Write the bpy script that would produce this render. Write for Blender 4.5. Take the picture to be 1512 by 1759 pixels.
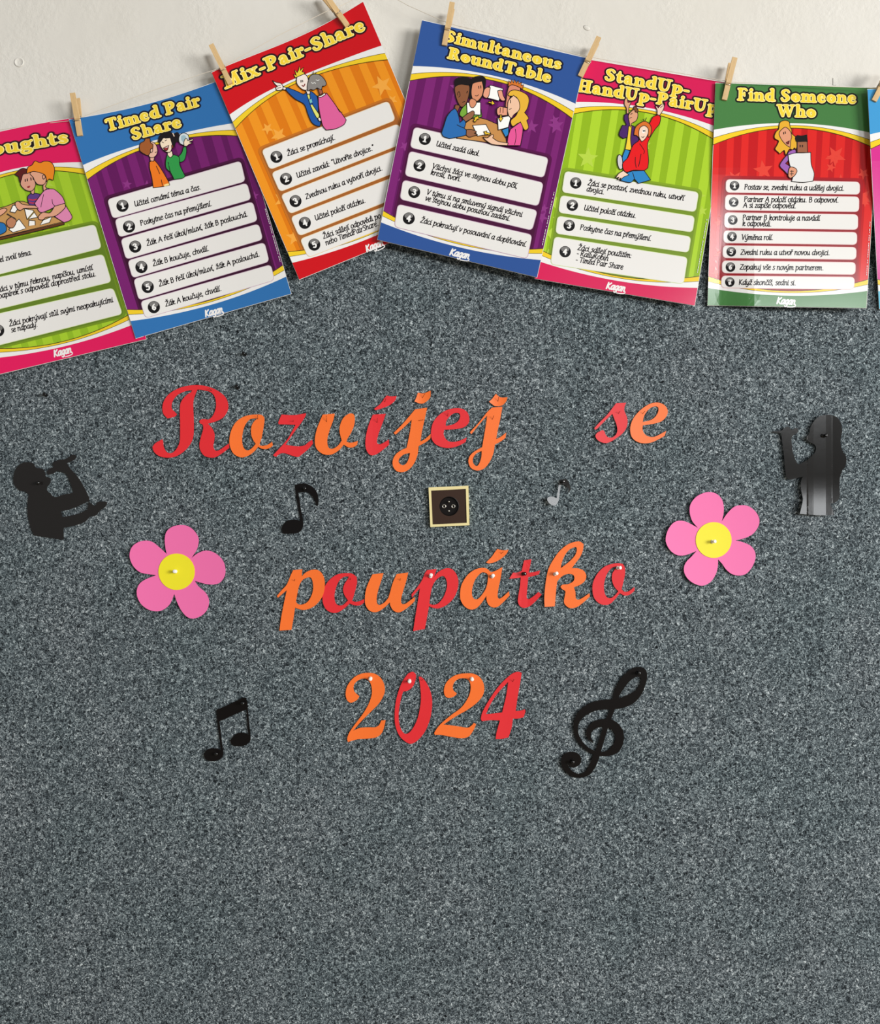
import bpy, bmesh, math, random
import numpy as np
from mathutils import Vector, Matrix
from mathutils.geometry import delaunay_2d_cdt

# ------------------------------------------------------------------ set-up
for o in list(bpy.data.objects):
    bpy.data.objects.remove(o)
scene = bpy.context.scene
COL = scene.collection
D = 1.75                # camera distance from the wall (m)
S = 0.00115             # metres per photo pixel on the wall plane
ZC = 1.45               # camera height
CX, CY = 756.0, 879.5

cam_d = bpy.data.cameras.new('camera')
cam = bpy.data.objects.new('camera', cam_d)
COL.objects.link(cam)
cam.location = (0, -D, ZC)
cam.rotation_euler = (math.pi/2, 0, 0)
cam_d.sensor_fit = 'HORIZONTAL'
cam_d.sensor_width = 36.0
cam_d.lens = 36.0*D/(1512*S)
cam_d.clip_start = 0.02
scene.camera = cam

vs = scene.view_settings
vs.view_transform = 'Standard'
vs.look = 'None'
vs.gamma = 1.0
vs.use_curve_mapping = False
vs.exposure = 0.06

# dim room light from all round
world = bpy.data.worlds.new('room_light')
scene.world = world
world.use_nodes = True
bg = world.node_tree.nodes['Background']
bg.inputs[0].default_value = (1.0, 0.985, 0.965, 1)
bg.inputs[1].default_value = 0.27

def area(name, loc, target, sx, sy, power, color):
    l = bpy.data.lights.new(name, 'AREA')
    l.shape = 'RECTANGLE'; l.size = sx; l.size_y = sy
    l.energy = power; l.color = color
    o = bpy.data.objects.new(name, l)
    COL.objects.link(o)
    o.location = loc
    d = Vector(target)-Vector(loc)
    o.rotation_euler = d.to_track_quat('-Z', 'Y').to_euler()
    return o
# daylight from the windows on the right-hand side of the room
area('window_daylight', (9.5, -7.4, 2.7), (0, 0, 1.3), 4.4, 3.2, 1330, (1.0, 0.99, 0.975))
# weaker daylight from windows further back in the room
area('rear_window_daylight', (2.0, -4.3, 2.6), (0.2, 0, 1.3), 0.95, 0.75, 46, (0.95, 0.98, 1.0))

# ------------------------------------------------------------------ helpers
def lin(c):
    c /= 255.0
    return c/12.92 if c <= 0.04045 else ((c+0.055)/1.055)**2.4

MATS = {}
def mat(rgb, rough=0.45, coat=0.0, spec=0.5, metal=0.0, key=''):
    k = (tuple(rgb), rough, coat, spec, metal, key)
    if k in MATS:
        return MATS[k]
    m = bpy.data.materials.new('paint_%02x%02x%02x' % tuple(int(v) for v in rgb))
    m.use_nodes = True
    b = m.node_tree.nodes['Principled BSDF']
    b.inputs['Base Color'].default_value = (lin(rgb[0]), lin(rgb[1]), lin(rgb[2]), 1)
    b.inputs['Roughness'].default_value = rough
    b.inputs['Metallic'].default_value = metal
    b.inputs['Specular IOR Level'].default_value = spec
    b.inputs['Coat Weight'].default_value = coat
    b.inputs['Coat Roughness'].default_value = 0.12
    MATS[k] = m
    return m

def ink(rgb):            # printed, laminated poster ink
    return mat(rgb, 0.18, 0.0, 0.42, key='ink')

def unproj(px, py, d):   # photo pixel on the wall, d metres in front of the wall
    f = S*(D-d)/D
    return Vector(((px-CX)*f, -d, ZC-(py-CY)*f))

def smooth(pts, n=5):
    """closed Catmull-Rom through (x, y, corner) points; corner points stay sharp."""
    N = len(pts); out = []
    for i in range(N):
        p0, p1, p2, p3 = pts[i-1], pts[i], pts[(i+1) % N], pts[(i+2) % N]
        def tan(a, b, c):
            return ((c[0]-a[0])*0.5, (c[1]-a[1])*0.5)
        dx, dy = p2[0]-p1[0], p2[1]-p1[1]
        L = math.hypot(dx, dy)
        t1 = (dx, dy) if p1[2] else tan(p0, p1, p2)
        t2 = (dx, dy) if p2[2] else tan(p1, p2, p3)
        def lim(t):
            l = math.hypot(*t)
            return t if l <= L*1.15 or l == 0 else (t[0]*L*1.15/l, t[1]*L*1.15/l)
        t1, t2 = lim(t1), lim(t2)
        if p1[2] and p2[2]:
            out.append((p1[0], p1[1])); continue
        for k in range(n):
            t = k/n
            a = 2*t**3-3*t**2+1; b = t**3-2*t**2+t; c = -2*t**3+3*t**2; d = t**3-t**2
            out.append((a*p1[0]+b*t1[0]+c*p2[0]+d*t2[0], a*p1[1]+b*t1[1]+c*p2[1]+d*t2[1]))
    return out

def parse(s, crop=None, n=5):
    """'x,y x,y* ...' in the pixels of a zoomed crop (x0, y0, scale) -> smooth photo-pixel loop"""
    pts = []
    for tok in s.split():
        c = tok.endswith('*')
        x, y = tok.rstrip('*').split(',')
        x = float(x); y = float(y)
        if crop:
            x = crop[0]+x*crop[2]; y = crop[1]+y*crop[2]
        pts.append((x, y, c))
    return smooth(pts, n)

def polyline(pts, n=6):
    """open Catmull-Rom for (x, y[, r]) rows"""
    pts = [tuple(p) for p in pts]
    if len(pts) == 2:
        return [tuple(a+(b-a)*k/8 for a, b in zip(*pts)) for k in range(9)]
    out = []
    for i in range(len(pts)-1):
        p0 = pts[max(i-1, 0)]; p1 = pts[i]; p2 = pts[i+1]; p3 = pts[min(i+2, len(pts)-1)]
        for k in range(n):
            t = k/n
            out.append(tuple(0.5*((2*b)+(-a+c)*t+(2*a-5*b+4*c-d)*t*t+(-a+3*b-3*c+d)*t**3)
                             for a, b, c, d in zip(p0, p1, p2, p3)))
    out.append(pts[-1])
    return out

def circle(cx, cy, r, n=28, ry=None):
    ry = r if ry is None else ry
    return [(cx+r*math.cos(2*math.pi*k/n), cy+ry*math.sin(2*math.pi*k/n)) for k in range(n)]

def tess(loops):
    """fill outlines (even-odd) -> points, triangles; works for holes, islands and touching lobes"""
    pts = []; edges = []
    for lp in loops:
        b0 = len(pts); n = len(lp)
        pts += [Vector((p[0], p[1])) for p in lp]
        edges += [(b0+i, b0+(i+1) % n) for i in range(n)]
    ov, oe, of, *_ = delaunay_2d_cdt(pts, edges, [], 0, 1e-6)
    flat = [(v[0], v[1]) for v in ov]
    if not of:
        return flat, []
    V = np.array(flat); F = np.array([tuple(f) for f in of])
    C = V[F].mean(axis=1)
    inside = np.zeros(len(C), bool)
    for lp in loops:
        A = np.array([(p[0], p[1]) for p in lp], float); Bq = np.roll(A, -1, axis=0)
        for k in range(0, len(C), 512):
            x = C[k:k+512, 0:1]; y = C[k:k+512, 1:2]
            c = (A[None, :, 1] > y) != (Bq[None, :, 1] > y)
            with np.errstate(divide='ignore', invalid='ignore'):
                xi = (Bq[None, :, 0]-A[None, :, 0])*(y-A[None, :, 1])/(Bq[None, :, 1]-A[None, :, 1])+A[None, :, 0]
            inside[k:k+512] ^= ((c & (x < xi)).sum(axis=1) % 2).astype(bool)
    tris = []
    for t in F[inside]:
        a, b, c = (flat[i] for i in t)
        ar = (b[0]-a[0])*(c[1]-a[1])-(b[1]-a[1])*(c[0]-a[0])
        if abs(ar) < 1e-9:
            continue
        tris.append(tuple(int(i) for i in t) if ar > 0 else (int(t[0]), int(t[2]), int(t[1])))
    return flat, tris     # triangles run one way round in y-down pixels -> normals face the room

class MB:
    """collects faces (world coordinates) and links them as one mesh object"""
    def __init__(self):
        self.v = []; self.f = []; self.m = []; self.mats = []
    def mi(self, m):
        if m not in self.mats:
            self.mats.append(m)
        return self.mats.index(m)
    def tris(self, verts, faces, m):
        b = len(self.v); k = self.mi(m)
        self.v.extend(verts)
        for f in faces:
            self.f.append(tuple(b+i for i in f)); self.m.append(k)
    def poly(self, loops, fn, m, grid=None):
        """flat shape given in photo pixels, laid on the surface fn(px, py)"""
        flat, tr = tess(loops)
        if grid:
            xs = [p[0] for p in flat]; ys = [p[1] for p in flat]
            bm = bmesh.new()
            bv = [bm.verts.new((p[0], p[1], 0)) for p in flat]
            for t in tr:
                try: bm.faces.new([bv[i] for i in t])
                except ValueError: pass
            for ax, lo, hi in ((0, min(xs), max(xs)), (1, min(ys), max(ys))):
                q = math.floor(lo/grid)+1
                while q*grid < hi:
                    co = (q*grid, 0, 0) if ax == 0 else (0, q*grid, 0)
                    no = (1, 0, 0) if ax == 0 else (0, 1, 0)
                    bmesh.ops.bisect_plane(bm, geom=bm.verts[:]+bm.edges[:]+bm.faces[:], dist=1e-5,
                                           plane_co=co, plane_no=no)
                    q += 1
            bm.verts.index_update()
            verts = [fn(v.co.x, v.co.y) for v in bm.verts]
            faces = [tuple(v.index for v in f.verts) for f in bm.faces]
            bm.free()
        else:
            verts = [fn(*p) for p in flat]; faces = tr
        fixed = []
        for f in faces:
            a, b, c = verts[f[0]], verts[f[1]], verts[f[2]]
            n = (b-a).cross(c-a)
            fixed.append(f if n.y <= 0 else tuple(reversed(f)))
        self.tris(verts, fixed, m)
    def slab(self, loops, fn, fn_back, m, m_side=None, grid=None):
        """cut-out of card: front, back and edges"""
        m_side = m_side or m
        self.poly(loops, fn, m, grid)
        n0 = len(self.f)
        self.poly(loops, fn_back, m, grid)
        for i in range(n0, len(self.f)):
            self.f[i] = tuple(reversed(self.f[i]))
        for lp in loops:
            n = len(lp)
            vs_ = [fn(*p) for p in lp]+[fn_back(*p) for p in lp]
            ar = sum(lp[i][0]*lp[(i+1) % n][1]-lp[(i+1) % n][0]*lp[i][1] for i in range(n))
            hole = lp is not loops[0]
            fs = []
            for i in range(n):
                j = (i+1) % n
                q = (i, j, n+j, n+i)
                fs.append(q if (ar > 0) != hole else tuple(reversed(q)))
            self.tris(vs_, fs, m_side)
    def ribbon(self, pts, w, fn, m, closed=False):
        """a drawn line of half width w pixels"""
        P = []
        for p in pts:
            if not P or math.hypot(p[0]-P[-1][0], p[1]-P[-1][1]) > 0.25:
                P.append(p)
        if closed and len(P) > 2 and math.hypot(P[0][0]-P[-1][0], P[0][1]-P[-1][1]) < 0.25:
            P.pop()
        n = len(P)
        if n < 2:
            return
        L, R = [], []
        for i, p in enumerate(P):
            a = P[i-1] if (i > 0 or closed) else p
            b = P[(i+1) % n] if (i < n-1 or closed) else p
            d1 = Vector((p[0]-a[0], p[1]-a[1])); d2 = Vector((b[0]-p[0], b[1]-p[1]))
            if d1.length: d1.normalize()
            if d2.length: d2.normalize()
            t = d1+d2
            if t.length < 1e-4: t = d2 if d2.length else d1
            t.normalize()
            nn = Vector((-t.y, t.x))
            ref = d2 if d2.length else d1
            k = min(1.6, 1/max(0.3, abs(nn.dot(Vector((-ref.y, ref.x))))))
            L.append((p[0]+nn.x*w*k, p[1]+nn.y*w*k)); R.append((p[0]-nn.x*w*k, p[1]-nn.y*w*k))
        verts = [fn(*q) for q in L]+[fn(*q) for q in R]
        fs = []
        for i in range(n if closed else n-1):
            j = (i+1) % n
            f = (i, j, n+j, n+i)
            a, b, c = verts[f[0]], verts[f[1]], verts[f[2]]
            fs.append(f if (b-a).cross(c-a).y <= 0 else tuple(reversed(f)))
        self.tris(verts, fs, m)
    def box(self, c, s, m):
        x, y, z = c; a, b, h = s[0]/2, s[1]/2, s[2]/2
        v = [Vector((x+i*a, y+j*b, z+k*h)) for i in (-1, 1) for j in (-1, 1) for k in (-1, 1)]
        self.tris(v, [(0, 1, 3, 2), (4, 6, 7, 5), (0, 4, 5, 1), (2, 3, 7, 6), (0, 2, 6, 4), (1, 5, 7, 3)], m)
    def tube(self, pts, r, m, n=8, closed=False):
        P = [Vector(p) for p in pts]; N = len(P)
        rings = []
        prev = None
        for i, p in enumerate(P):
            a = P[i-1] if (i or closed) else p
            b = P[(i+1) % N] if (i < N-1 or closed) else p
            t = (b-a).normalized()
            if prev is None:
                up = Vector((0, 0, 1)) if abs(t.z) < 0.9 else Vector((1, 0, 0))
                prev = (up-t*up.dot(t)).normalized()
            else:
                prev = (prev-t*prev.dot(t)).normalized()
            q = t.cross(prev)
            rr = r[i] if isinstance(r, (list, tuple)) else r
            rings.append([p+prev*rr*math.cos(2*math.pi*k/n)+q*rr*math.sin(2*math.pi*k/n) for k in range(n)])
        verts = [v for g in rings for v in g]
        fs = []
        for i in range(N if closed else N-1):
            j = (i+1) % N
            for k in range(n):
                l = (k+1) % n
                fs.append((i*n+k, i*n+l, j*n+l, j*n+k))
        if not closed:
            fs.append(tuple(reversed(range(n)))); fs.append(tuple((N-1)*n+k for k in range(n)))
        self.tris(verts, fs, m)
    def lathe(self, prof, m, n=20, M=None, cap=True):
        """(radius, height) profile turned about -Y (out of the wall)"""
        verts = []; fs = []
        for r, h in prof:
            for k in range(n):
                a = 2*math.pi*k/n
                v = Vector((r*math.cos(a), -h, r*math.sin(a)))
                verts.append(M @ v if M else v)
        for i in range(len(prof)-1):
            for k in range(n):
                l = (k+1) % n
                fs.append((i*n+k, i*n+l, (i+1)*n+l, (i+1)*n+k))
        if cap: fs.append(tuple(reversed(range(n))))
        fs.append(tuple((len(prof)-1)*n+k for k in range(n)))
        self.tris(verts, fs, m)
    def build(self, name, parent=None, origin=None, smooth_sh=False):
        if origin is None:
            if parent is not None:
                origin = Vector(parent['_o'])
            else:
                xs = [v.x for v in self.v]; ys = [v.y for v in self.v]; zs = [v.z for v in self.v]
                origin = Vector(((min(xs)+max(xs))/2, max(ys), min(zs)))
        me = bpy.data.meshes.new(name)
        me.from_pydata([v-origin for v in self.v], [], self.f)
        for m in self.mats:
            me.materials.append(m)
        me.polygons.foreach_set('material_index', self.m)
        if smooth_sh:
            me.polygons.foreach_set('use_smooth', [True]*len(self.f))
        me.update()
        o = bpy.data.objects.new(name, me)
        COL.objects.link(o)
        o['_o'] = tuple(origin)
        if parent is not None:
            o.parent = parent
            o.location = (0, 0, 0)
        else:
            o.location = origin
        return o

def tag(o, label, cat, group=None):
    o['label'] = label; o['category'] = cat
    if group: o['group'] = group
    return o

def empty(name, loc, label, cat, group=None):
    o = bpy.data.objects.new(name, None)
    COL.objects.link(o)
    o.empty_display_size = 0.02
    o.location = loc; o['_o'] = tuple(loc)
    return tag(o, label, cat, group)

def dup(root, loc, rot=None, label=None):
    c = root.copy(); COL.objects.link(c)
    c.location = loc
    if rot is not None: c.rotation_euler = rot
    if label: c['label'] = label
    for ch in list(root.children):
        d = ch.copy(); COL.objects.link(d); d.parent = c
        for g in list(ch.children):
            e = g.copy(); COL.objects.link(e); e.parent = d
    return c

# ---------------------------------------------- stroke shapes -> outlines
def sdf_loops(strokes, h, level=0.0, pad=0.0, tol=None):
    """union of round-brushed strokes [(x, y, r), ...] -> outline loops at the given distance"""
    pts = np.array([p for st in strokes for p in st], dtype=float)
    R = pts[:, 2].max()+level+pad+2*h
    x0, y0 = pts[:, 0].min()-R, pts[:, 1].min()-R
    nx = int((pts[:, 0].max()+R-x0)/h)+2; ny = int((pts[:, 1].max()+R-y0)/h)+2
    F = np.full((nx, ny), 1e3)
    gx = x0+np.arange(nx)*h; gy = y0+np.arange(ny)*h
    for x, y, r in pts:
        q = r+level+3*h
        i0 = max(0, int((x-q-x0)/h)); i1 = min(nx, int((x+q-x0)/h)+2)
        j0 = max(0, int((y-q-y0)/h)); j1 = min(ny, int((y+q-y0)/h)+2)
        d = np.sqrt((gx[i0:i1, None]-x)**2+(gy[None, j0:j1]-y)**2)-r-level
        F[i0:i1, j0:j1] = np.minimum(F[i0:i1, j0:j1], d)
    F = np.minimum(F, 3*h)
    F[np.abs(F) < 1e-6] = 1e-6
    ins = F < 0
    code = ins[:-1, :-1]*1+ins[1:, :-1]*2+ins[1:, 1:]*4+ins[:-1, 1:]*8
    nxt = {}
    T = {1: [(3, 0)], 2: [(0, 1)], 3: [(3, 1)], 4: [(1, 2)], 5: [(3, 0), (1, 2)], 6: [(0, 2)], 7: [(3, 2)],
         8: [(2, 3)], 9: [(2, 0)], 10: [(0, 1), (2, 3)], 11: [(2, 1)], 12: [(1, 3)], 13: [(1, 0)], 14: [(0, 3)]}
    def ekey(i, j, e):
        return ((i, j, 0), (i+1, j, 1), (i, j+1, 0), (i, j, 1))[e]
    def epos(k):
        i, j, t = k
        a = F[i, j]
        if t == 0:
            b = F[i+1, j]; return (gx[i]+h*a/(a-b), gy[j])
        b = F[i, j+1]; return (gx[i], gy[j]+h*a/(a-b))
    for i, j in np.argwhere((code > 0) & (code < 15)):
        for a, b in T[int(code[i, j])]:
            nxt[ekey(i, j, a)] = ekey(i, j, b)
    loops = []
    while nxt:
        s = next(iter(nxt)); k = s; lp = []
        while k in nxt:
            lp.append(epos(k)); k = nxt.pop(k)
        tl = tol or h*0.12
        for _ in range(3):
            q = []; i = 0; n = len(lp)
            while i < n:
                if q and i < n-1:
                    a, b, c = q[-1], lp[i], lp[i+1]
                    L = math.hypot(c[0]-a[0], c[1]-a[1]) or 1e-9
                    if abs((c[0]-a[0])*(b[1]-a[1])-(c[1]-a[1])*(b[0]-a[0]))/L < tl:
                        q.append(c); i += 2; continue
                q.append(lp[i]); i += 1
            lp = q
        ar = abs(sum(lp[i-1][0]*lp[i][1]-lp[i][0]*lp[i-1][1] for i in range(len(lp))))/2
        if len(lp) > 4 and ar > 3*h*h:
            loops.append(lp)
    loops.sort(key=lambda l: -abs(sum(l[i-1][0]*l[i][1]-l[i][0]*l[i-1][1] for i in range(len(l)))))
    return loops

def brush(pts, r=None, n=10, line=False):
    """control points -> dense brush samples, closer together than the brush is wide"""
    P = [(p[0], p[1], (p[2] if len(p) > 2 else r)) for p in pts]
    if len(P) == 1:
        return P
    raw = polyline(P, n)
    out = [raw[0]]
    for a, b in zip(raw, raw[1:]):
        L = math.hypot(b[0]-a[0], b[1]-a[1]); k = max(1, int(math.ceil(L/(0.5*min(a[2], b[2])+1e-6))))
        k = min(k, 30)
        out += [tuple(u+(v-u)*i/k for u, v in zip(a, b)) for i in range(1, k+1)]
    return out

# ------------------------------------------------------------------ the setting
def nodes(name):
    m = bpy.data.materials.new(name); m.use_nodes = True
    nt = m.node_tree
    return m, nt, nt.nodes['Principled BSDF']

def N(nt, typ, **kw):
    n = nt.nodes.new(typ)
    for k, v in kw.items():
        if k.startswith('i_'):
            n.inputs[k[2:].replace('_', ' ')].default_value = v
        else:
            setattr(n, k, v)
    return n

def ramp(nt, src, stops):
    r = nt.nodes.new('ShaderNodeValToRGB')
    e = r.color_ramp.elements
    while len(e) < len(stops): e.new(0.5)
    for el, (p, c) in zip(e, stops):
        el.position = p
        el.color = (lin(c[0]), lin(c[1]), lin(c[2]), 1)
    nt.links.new(src, r.inputs[0])
    return r

# needle-felt carpet
CARPET, nt, b = nodes('grey_needle_felt')
tc = N(nt, 'ShaderNodeTexCoord')
warp = N(nt, 'ShaderNodeTexNoise', i_Scale=130.0, i_Detail=2.0)
nt.links.new(tc.outputs['Object'], warp.inputs['Vector'])
mixw = N(nt, 'ShaderNodeVectorMath', operation='MULTIPLY_ADD')
mixw.inputs[1].default_value = (0.012, 0.012, 0.012)
nt.links.new(warp.outputs['Color'], mixw.inputs[0])
nt.links.new(tc.outputs['Object'], mixw.inputs[2])
n1 = N(nt, 'ShaderNodeTexNoise', i_Scale=195.0, i_Detail=3.0, i_Roughness=0.68, i_Distortion=1.1)
nt.links.new(mixw.outputs[0], n1.inputs['Vector'])
n2 = N(nt, 'ShaderNodeTexNoise', i_Scale=450.0, i_Detail=1.0, i_Distortion=0.6)
nt.links.new(mixw.outputs[0], n2.inputs['Vector'])
ma = N(nt, 'ShaderNodeMath', operation='MULTIPLY_ADD')
ma.inputs[1].default_value = 0.45
nt.links.new(n2.outputs['Fac'], ma.inputs[0])
mb_ = N(nt, 'ShaderNodeMath', operation='MULTIPLY'); mb_.inputs[1].default_value = 0.62
nt.links.new(n1.outputs['Fac'], mb_.inputs[0])
nt.links.new(mb_.outputs[0], ma.inputs[2])
CR = ramp(nt, ma.outputs[0], [(0.38, (11, 14, 17)), (0.465, (41, 47, 51)), (0.535, (78, 87, 92)), (0.605, (128, 138, 142)), (0.69, (200, 207, 209))])
tint = N(nt, 'ShaderNodeTexNoise', i_Scale=5.0, i_Detail=2.0)
nt.links.new(tc.outputs['Object'], tint.inputs['Vector'])
TR = ramp(nt, tint.outputs['Fac'], [(0.35, (240, 246, 246)), (0.65, (255, 255, 255))])
mul = N(nt, 'ShaderNodeMix', data_type='RGBA', blend_type='MULTIPLY'); mul.inputs[0].default_value = 1.0
nt.links.new(CR.outputs[0], mul.inputs[6]); nt.links.new(TR.outputs[0], mul.inputs[7])
nt.links.new(mul.outputs[2], b.inputs['Base Color'])
b.inputs['Roughness'].default_value = 0.95
b.inputs['Specular IOR Level'].default_value = 0.15
bp = N(nt, 'ShaderNodeBump', i_Strength=0.55, i_Distance=0.0025)
nt.links.new(ma.outputs[0], bp.inputs['Height'])
nt.links.new(bp.outputs[0], b.inputs['Normal'])

# painted plaster
PLASTER, nt, b = nodes('cream_painted_plaster')
tc = N(nt, 'ShaderNodeTexCoord')
n1 = N(nt, 'ShaderNodeTexNoise', i_Scale=3.0, i_Detail=3.0)
nt.links.new(tc.outputs['Object'], n1.inputs['Vector'])
CR = ramp(nt, n1.outputs['Fac'], [(0.3, (218, 214, 204)), (0.7, (223, 220, 212))])
nt.links.new(CR.outputs[0], b.inputs['Base Color'])
b.inputs['Roughness'].default_value = 0.6
b.inputs['Specular IOR Level'].default_value = 0.3
n2 = N(nt, 'ShaderNodeTexNoise', i_Scale=90.0, i_Detail=3.0, i_Roughness=0.6)
n3 = N(nt, 'ShaderNodeTexNoise', i_Scale=7.0, i_Detail=2.0)
n4 = N(nt, 'ShaderNodeTexNoise', i_Scale=28.0, i_Detail=2.0)
for q in (n2, n3, n4): nt.links.new(tc.outputs['Object'], q.inputs['Vector'])
MR = N(nt, 'ShaderNodeMapRange', i_From_Min=0.42, i_From_Max=0.66, i_To_Min=0.12, i_To_Max=1.0)
nt.links.new(n3.outputs['Fac'], MR.inputs['Value'])
rough = N(nt, 'ShaderNodeMath', operation='MULTIPLY')
nt.links.new(n2.outputs['Fac'], rough.inputs[0]); nt.links.new(MR.outputs[0], rough.inputs[1])
add = N(nt, 'ShaderNodeMath', operation='MULTIPLY_ADD'); add.inputs[1].default_value = 0.45
nt.links.new(n4.outputs['Fac'], add.inputs[0]); nt.links.new(rough.outputs[0], add.inputs[2])
bp = N(nt, 'ShaderNodeBump', i_Strength=0.35, i_Distance=0.004)
nt.links.new(add.outputs[0], bp.inputs['Height']); nt.links.new(bp.outputs[0], b.inputs['Normal'])

def structure(name, c, s, m, label=None):
    q = MB(); q.box(c, s, m)
    o = q.build(name)
    o['kind'] = 'structure'
    if label: o['label'] = label
    return o

CARPET_D = 0.008
border_z = ZC-(292-CY)*S
wall_back = structure('wall_back', (0, 0.06, 1.45), (4.4, 0.12, 2.9), PLASTER, 'cream painted plaster wall above the carpet')
structure('wall_lower', (0, -CARPET_D/2, border_z/2), (4.4, CARPET_D, border_z), CARPET, 'grey speckled needle-felt carpet covering the lower wall')
FLOORM, nt, b = nodes('beige_linoleum')
tc = N(nt, 'ShaderNodeTexCoord'); n1 = N(nt, 'ShaderNodeTexNoise', i_Scale=30.0)
nt.links.new(tc.outputs['Object'], n1.inputs['Vector'])
CR = ramp(nt, n1.outputs['Fac'], [(0.3, (170, 150, 120)), (0.7, (186, 168, 138))])
nt.links.new(CR.outputs[0], b.inputs['Base Color'])
structure('floor', (0, -2.4, -0.05), (6.0, 5.04, 0.1), FLOORM)

# plaster blemishes on the wall
plm = PLASTER
q = MB(); p = unproj(33, 107, 0.0)
q.lathe([(0.0098, 0.0), (0.0092, 0.0011), (0.0076, 0.0012), (0.0066, 0.0003), (0.002, 0.0003)], plm, 28, Matrix.Translation(p))
q.build('plaster_patch', wall_back, smooth_sh=True)
q = MB(); p = unproj(1008, 48, 0.0)
q.lathe([(0.006, 0.0), (0.0048, 0.0005), (0.0030, 0.0009), (0.001, 0.0010)], plm, 20, Matrix.Translation(p) @ Matrix.Rotation(0.5, 4, 'Y') @ Matrix.Diagonal((1.25, 1, 0.8, 1)))
q.build('plaster_lump', wall_back, smooth_sh=True)
q = MB(); q.slab([[(1431.5, 134), (1437, 133.5), (1437.5, 146), (1431.5, 146)]], lambda x, y: unproj(x, y, 0.0011), lambda x, y: unproj(x, y, 0.0002), PLASTER)
q.build('tape_scrap', wall_back)

# ------------------------------------------------------------------ lettering
# body hand: italic strokes, x-height 1
BF = {}
def sq(y): return y if 0 <= y <= 1 else (1+(y-1)*.72 if y > 1 else y*.8)
def B(ch, adv, *st): BF[ch] = (adv, [[(x, sq(y)) for x, y in s_] for s_ in st])
BOWL_R = [(.1, .5), (.28, .9), (.52, .97), (.68, .62), (.6, .2), (.36, 0), (.1, .12)]
BOWL_L = [(.64, .82), (.42, 1.0), (.15, .78), (.05, .36), (.2, .02), (.42, .12), (.62, .5)]
B('a', .86, BOWL_L, [(.68, 1), (.61, .3), (.67, .02), (.82, .08)])
B('b', .82, [(.12, 1.75), (.1, .1)], BOWL_R)
B('c', .68, [(.58, .82), (.4, 1), (.15, .8), (.05, .4), (.2, .05), (.42, .02), (.6, .2)])
B('d', .88, BOWL_L, [(.74, 1.75), (.64, .4), (.68, .03), (.84, .08)])
B('e', .68, [(.08, .48), (.35, .55), (.55, .74), (.45, .98), (.25, .94), (.08, .65), (.06, .3), (.2, .03), (.42, .03), (.6, .2)])
B('g', .84, BOWL_L, [(.68, 1), (.62, 0), (.5, -.5), (.25, -.65), (.02, -.5)])
B('h', .84, [(.12, 1.75), (.1, 0)], [(.1, .5), (.3, .9), (.5, .98), (.61, .8), (.58, .2), (.64, .02), (.8, .08)])
B('ı', .36, [(.1, 1), (.09, .15), (.17, .02), (.31, .1)])
B('i', .36, [(.1, 1), (.09, .15), (.17, .02), (.31, .1)], [(.13, 1.36), (.15, 1.4)])
B('j', .38, [(.18, 1), (.15, -.2), (.02, -.55), (-.2, -.62)], [(.2, 1.36), (.22, 1.4)])
B('k', .76, [(.12, 1.75), (.1, 0)], [(.12, .5), (.4, .95), (.56, .9), (.5, .65), (.18, .48)], [(.22, .48), (.45, .1), (.6, .02), (.74, .1)])
B('l', .36, [(.13, 1.75), (.09, .2), (.17, .02), (.31, .1)])
B('m', 1.14, [(.02, .9), (.12, .95), (.1, 0)], [(.1, .5), (.26, .9), (.44, .98), (.51, .75), (.48, 0)], [(.49, .5), (.64, .9), (.82, .98), (.9, .75), (.86, .2), (.93, .02), (1.08, .1)])
B('n', .84, [(.02, .9), (.12, .95), (.1, 0)], [(.1, .5), (.3, .9), (.5, .98), (.61, .78), (.57, .2), (.63, .02), (.78, .1)])
B('o', .76, [(.36, .99), (.12, .8), (.06, .4), (.2, .04), (.42, .02), (.63, .28), (.66, .65), (.52, .95), (.36, .99)])
B('p', .82, [(.02, .92), (.12, .96), (.06, -.65)], BOWL_R)
B('r', .56, [(.02, .9), (.12, .95), (.1, 0)], [(.1, .5), (.3, .92), (.52, .96)])
B('s', .58, [(.5, .9), (.32, 1), (.12, .85), (.2, .6), (.42, .42), (.42, .12), (.2, 0), (.02, .1)])
B('t', .5, [(.22, 1.4), (.16, .2), (.26, .02), (.42, .1)], [(.0, .97), (.42, .97)])
B('u', .86, [(.1, 1), (.08, .3), (.2, .02), (.4, .12), (.6, .5)], [(.65, 1), (.59, .2), (.66, .02), (.81, .1)])
B('v', .7, [(.02, .9), (.1, .98), (.22, .1), (.26, .02)], [(.26, .02), (.5, .5), (.6, .98)])
B('y', .8, [(.08, 1), (.08, .35), (.2, .05), (.4, .15), (.58, .5)], [(.65, 1), (.57, .1), (.44, -.45), (.2, -.65), (.02, -.5)])
B('z', .64, [(.06, .96), (.54, .96)], [(.54, .96), (.04, .04)], [(.04, .04), (.56, .04)])
B('A', 1.02, [(0, 0), (.48, 1.58)], [(.48, 1.58), (.88, 0)], [(.18, .55), (.74, .55)])
B('B', .88, [(.1, 0), (.1, 1.55)], [(.1, 1.55), (.5, 1.5), (.58, 1.15), (.4, .86), (.1, .85)], [(.2, .85), (.6, .75), (.7, .4), (.5, .05), (.1, 0)])
B('K', .94, [(.1, 0), (.1, 1.58)], [(.72, 1.56), (.14, .75)], [(.2, .82), (.5, .3), (.84, 0)])
B('P', .84, [(.1, 0), (.1, 1.55)], [(.0, 1.5), (.4, 1.58), (.66, 1.3), (.55, .9), (.3, .75), (.14, .78)])
B('R', .92, [(.1, 0), (.1, 1.55)], [(.1, 1.55), (.5, 1.5), (.62, 1.2), (.45, .85), (.14, .8)], [(.3, .8), (.55, .3), (.82, 0)])
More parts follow.
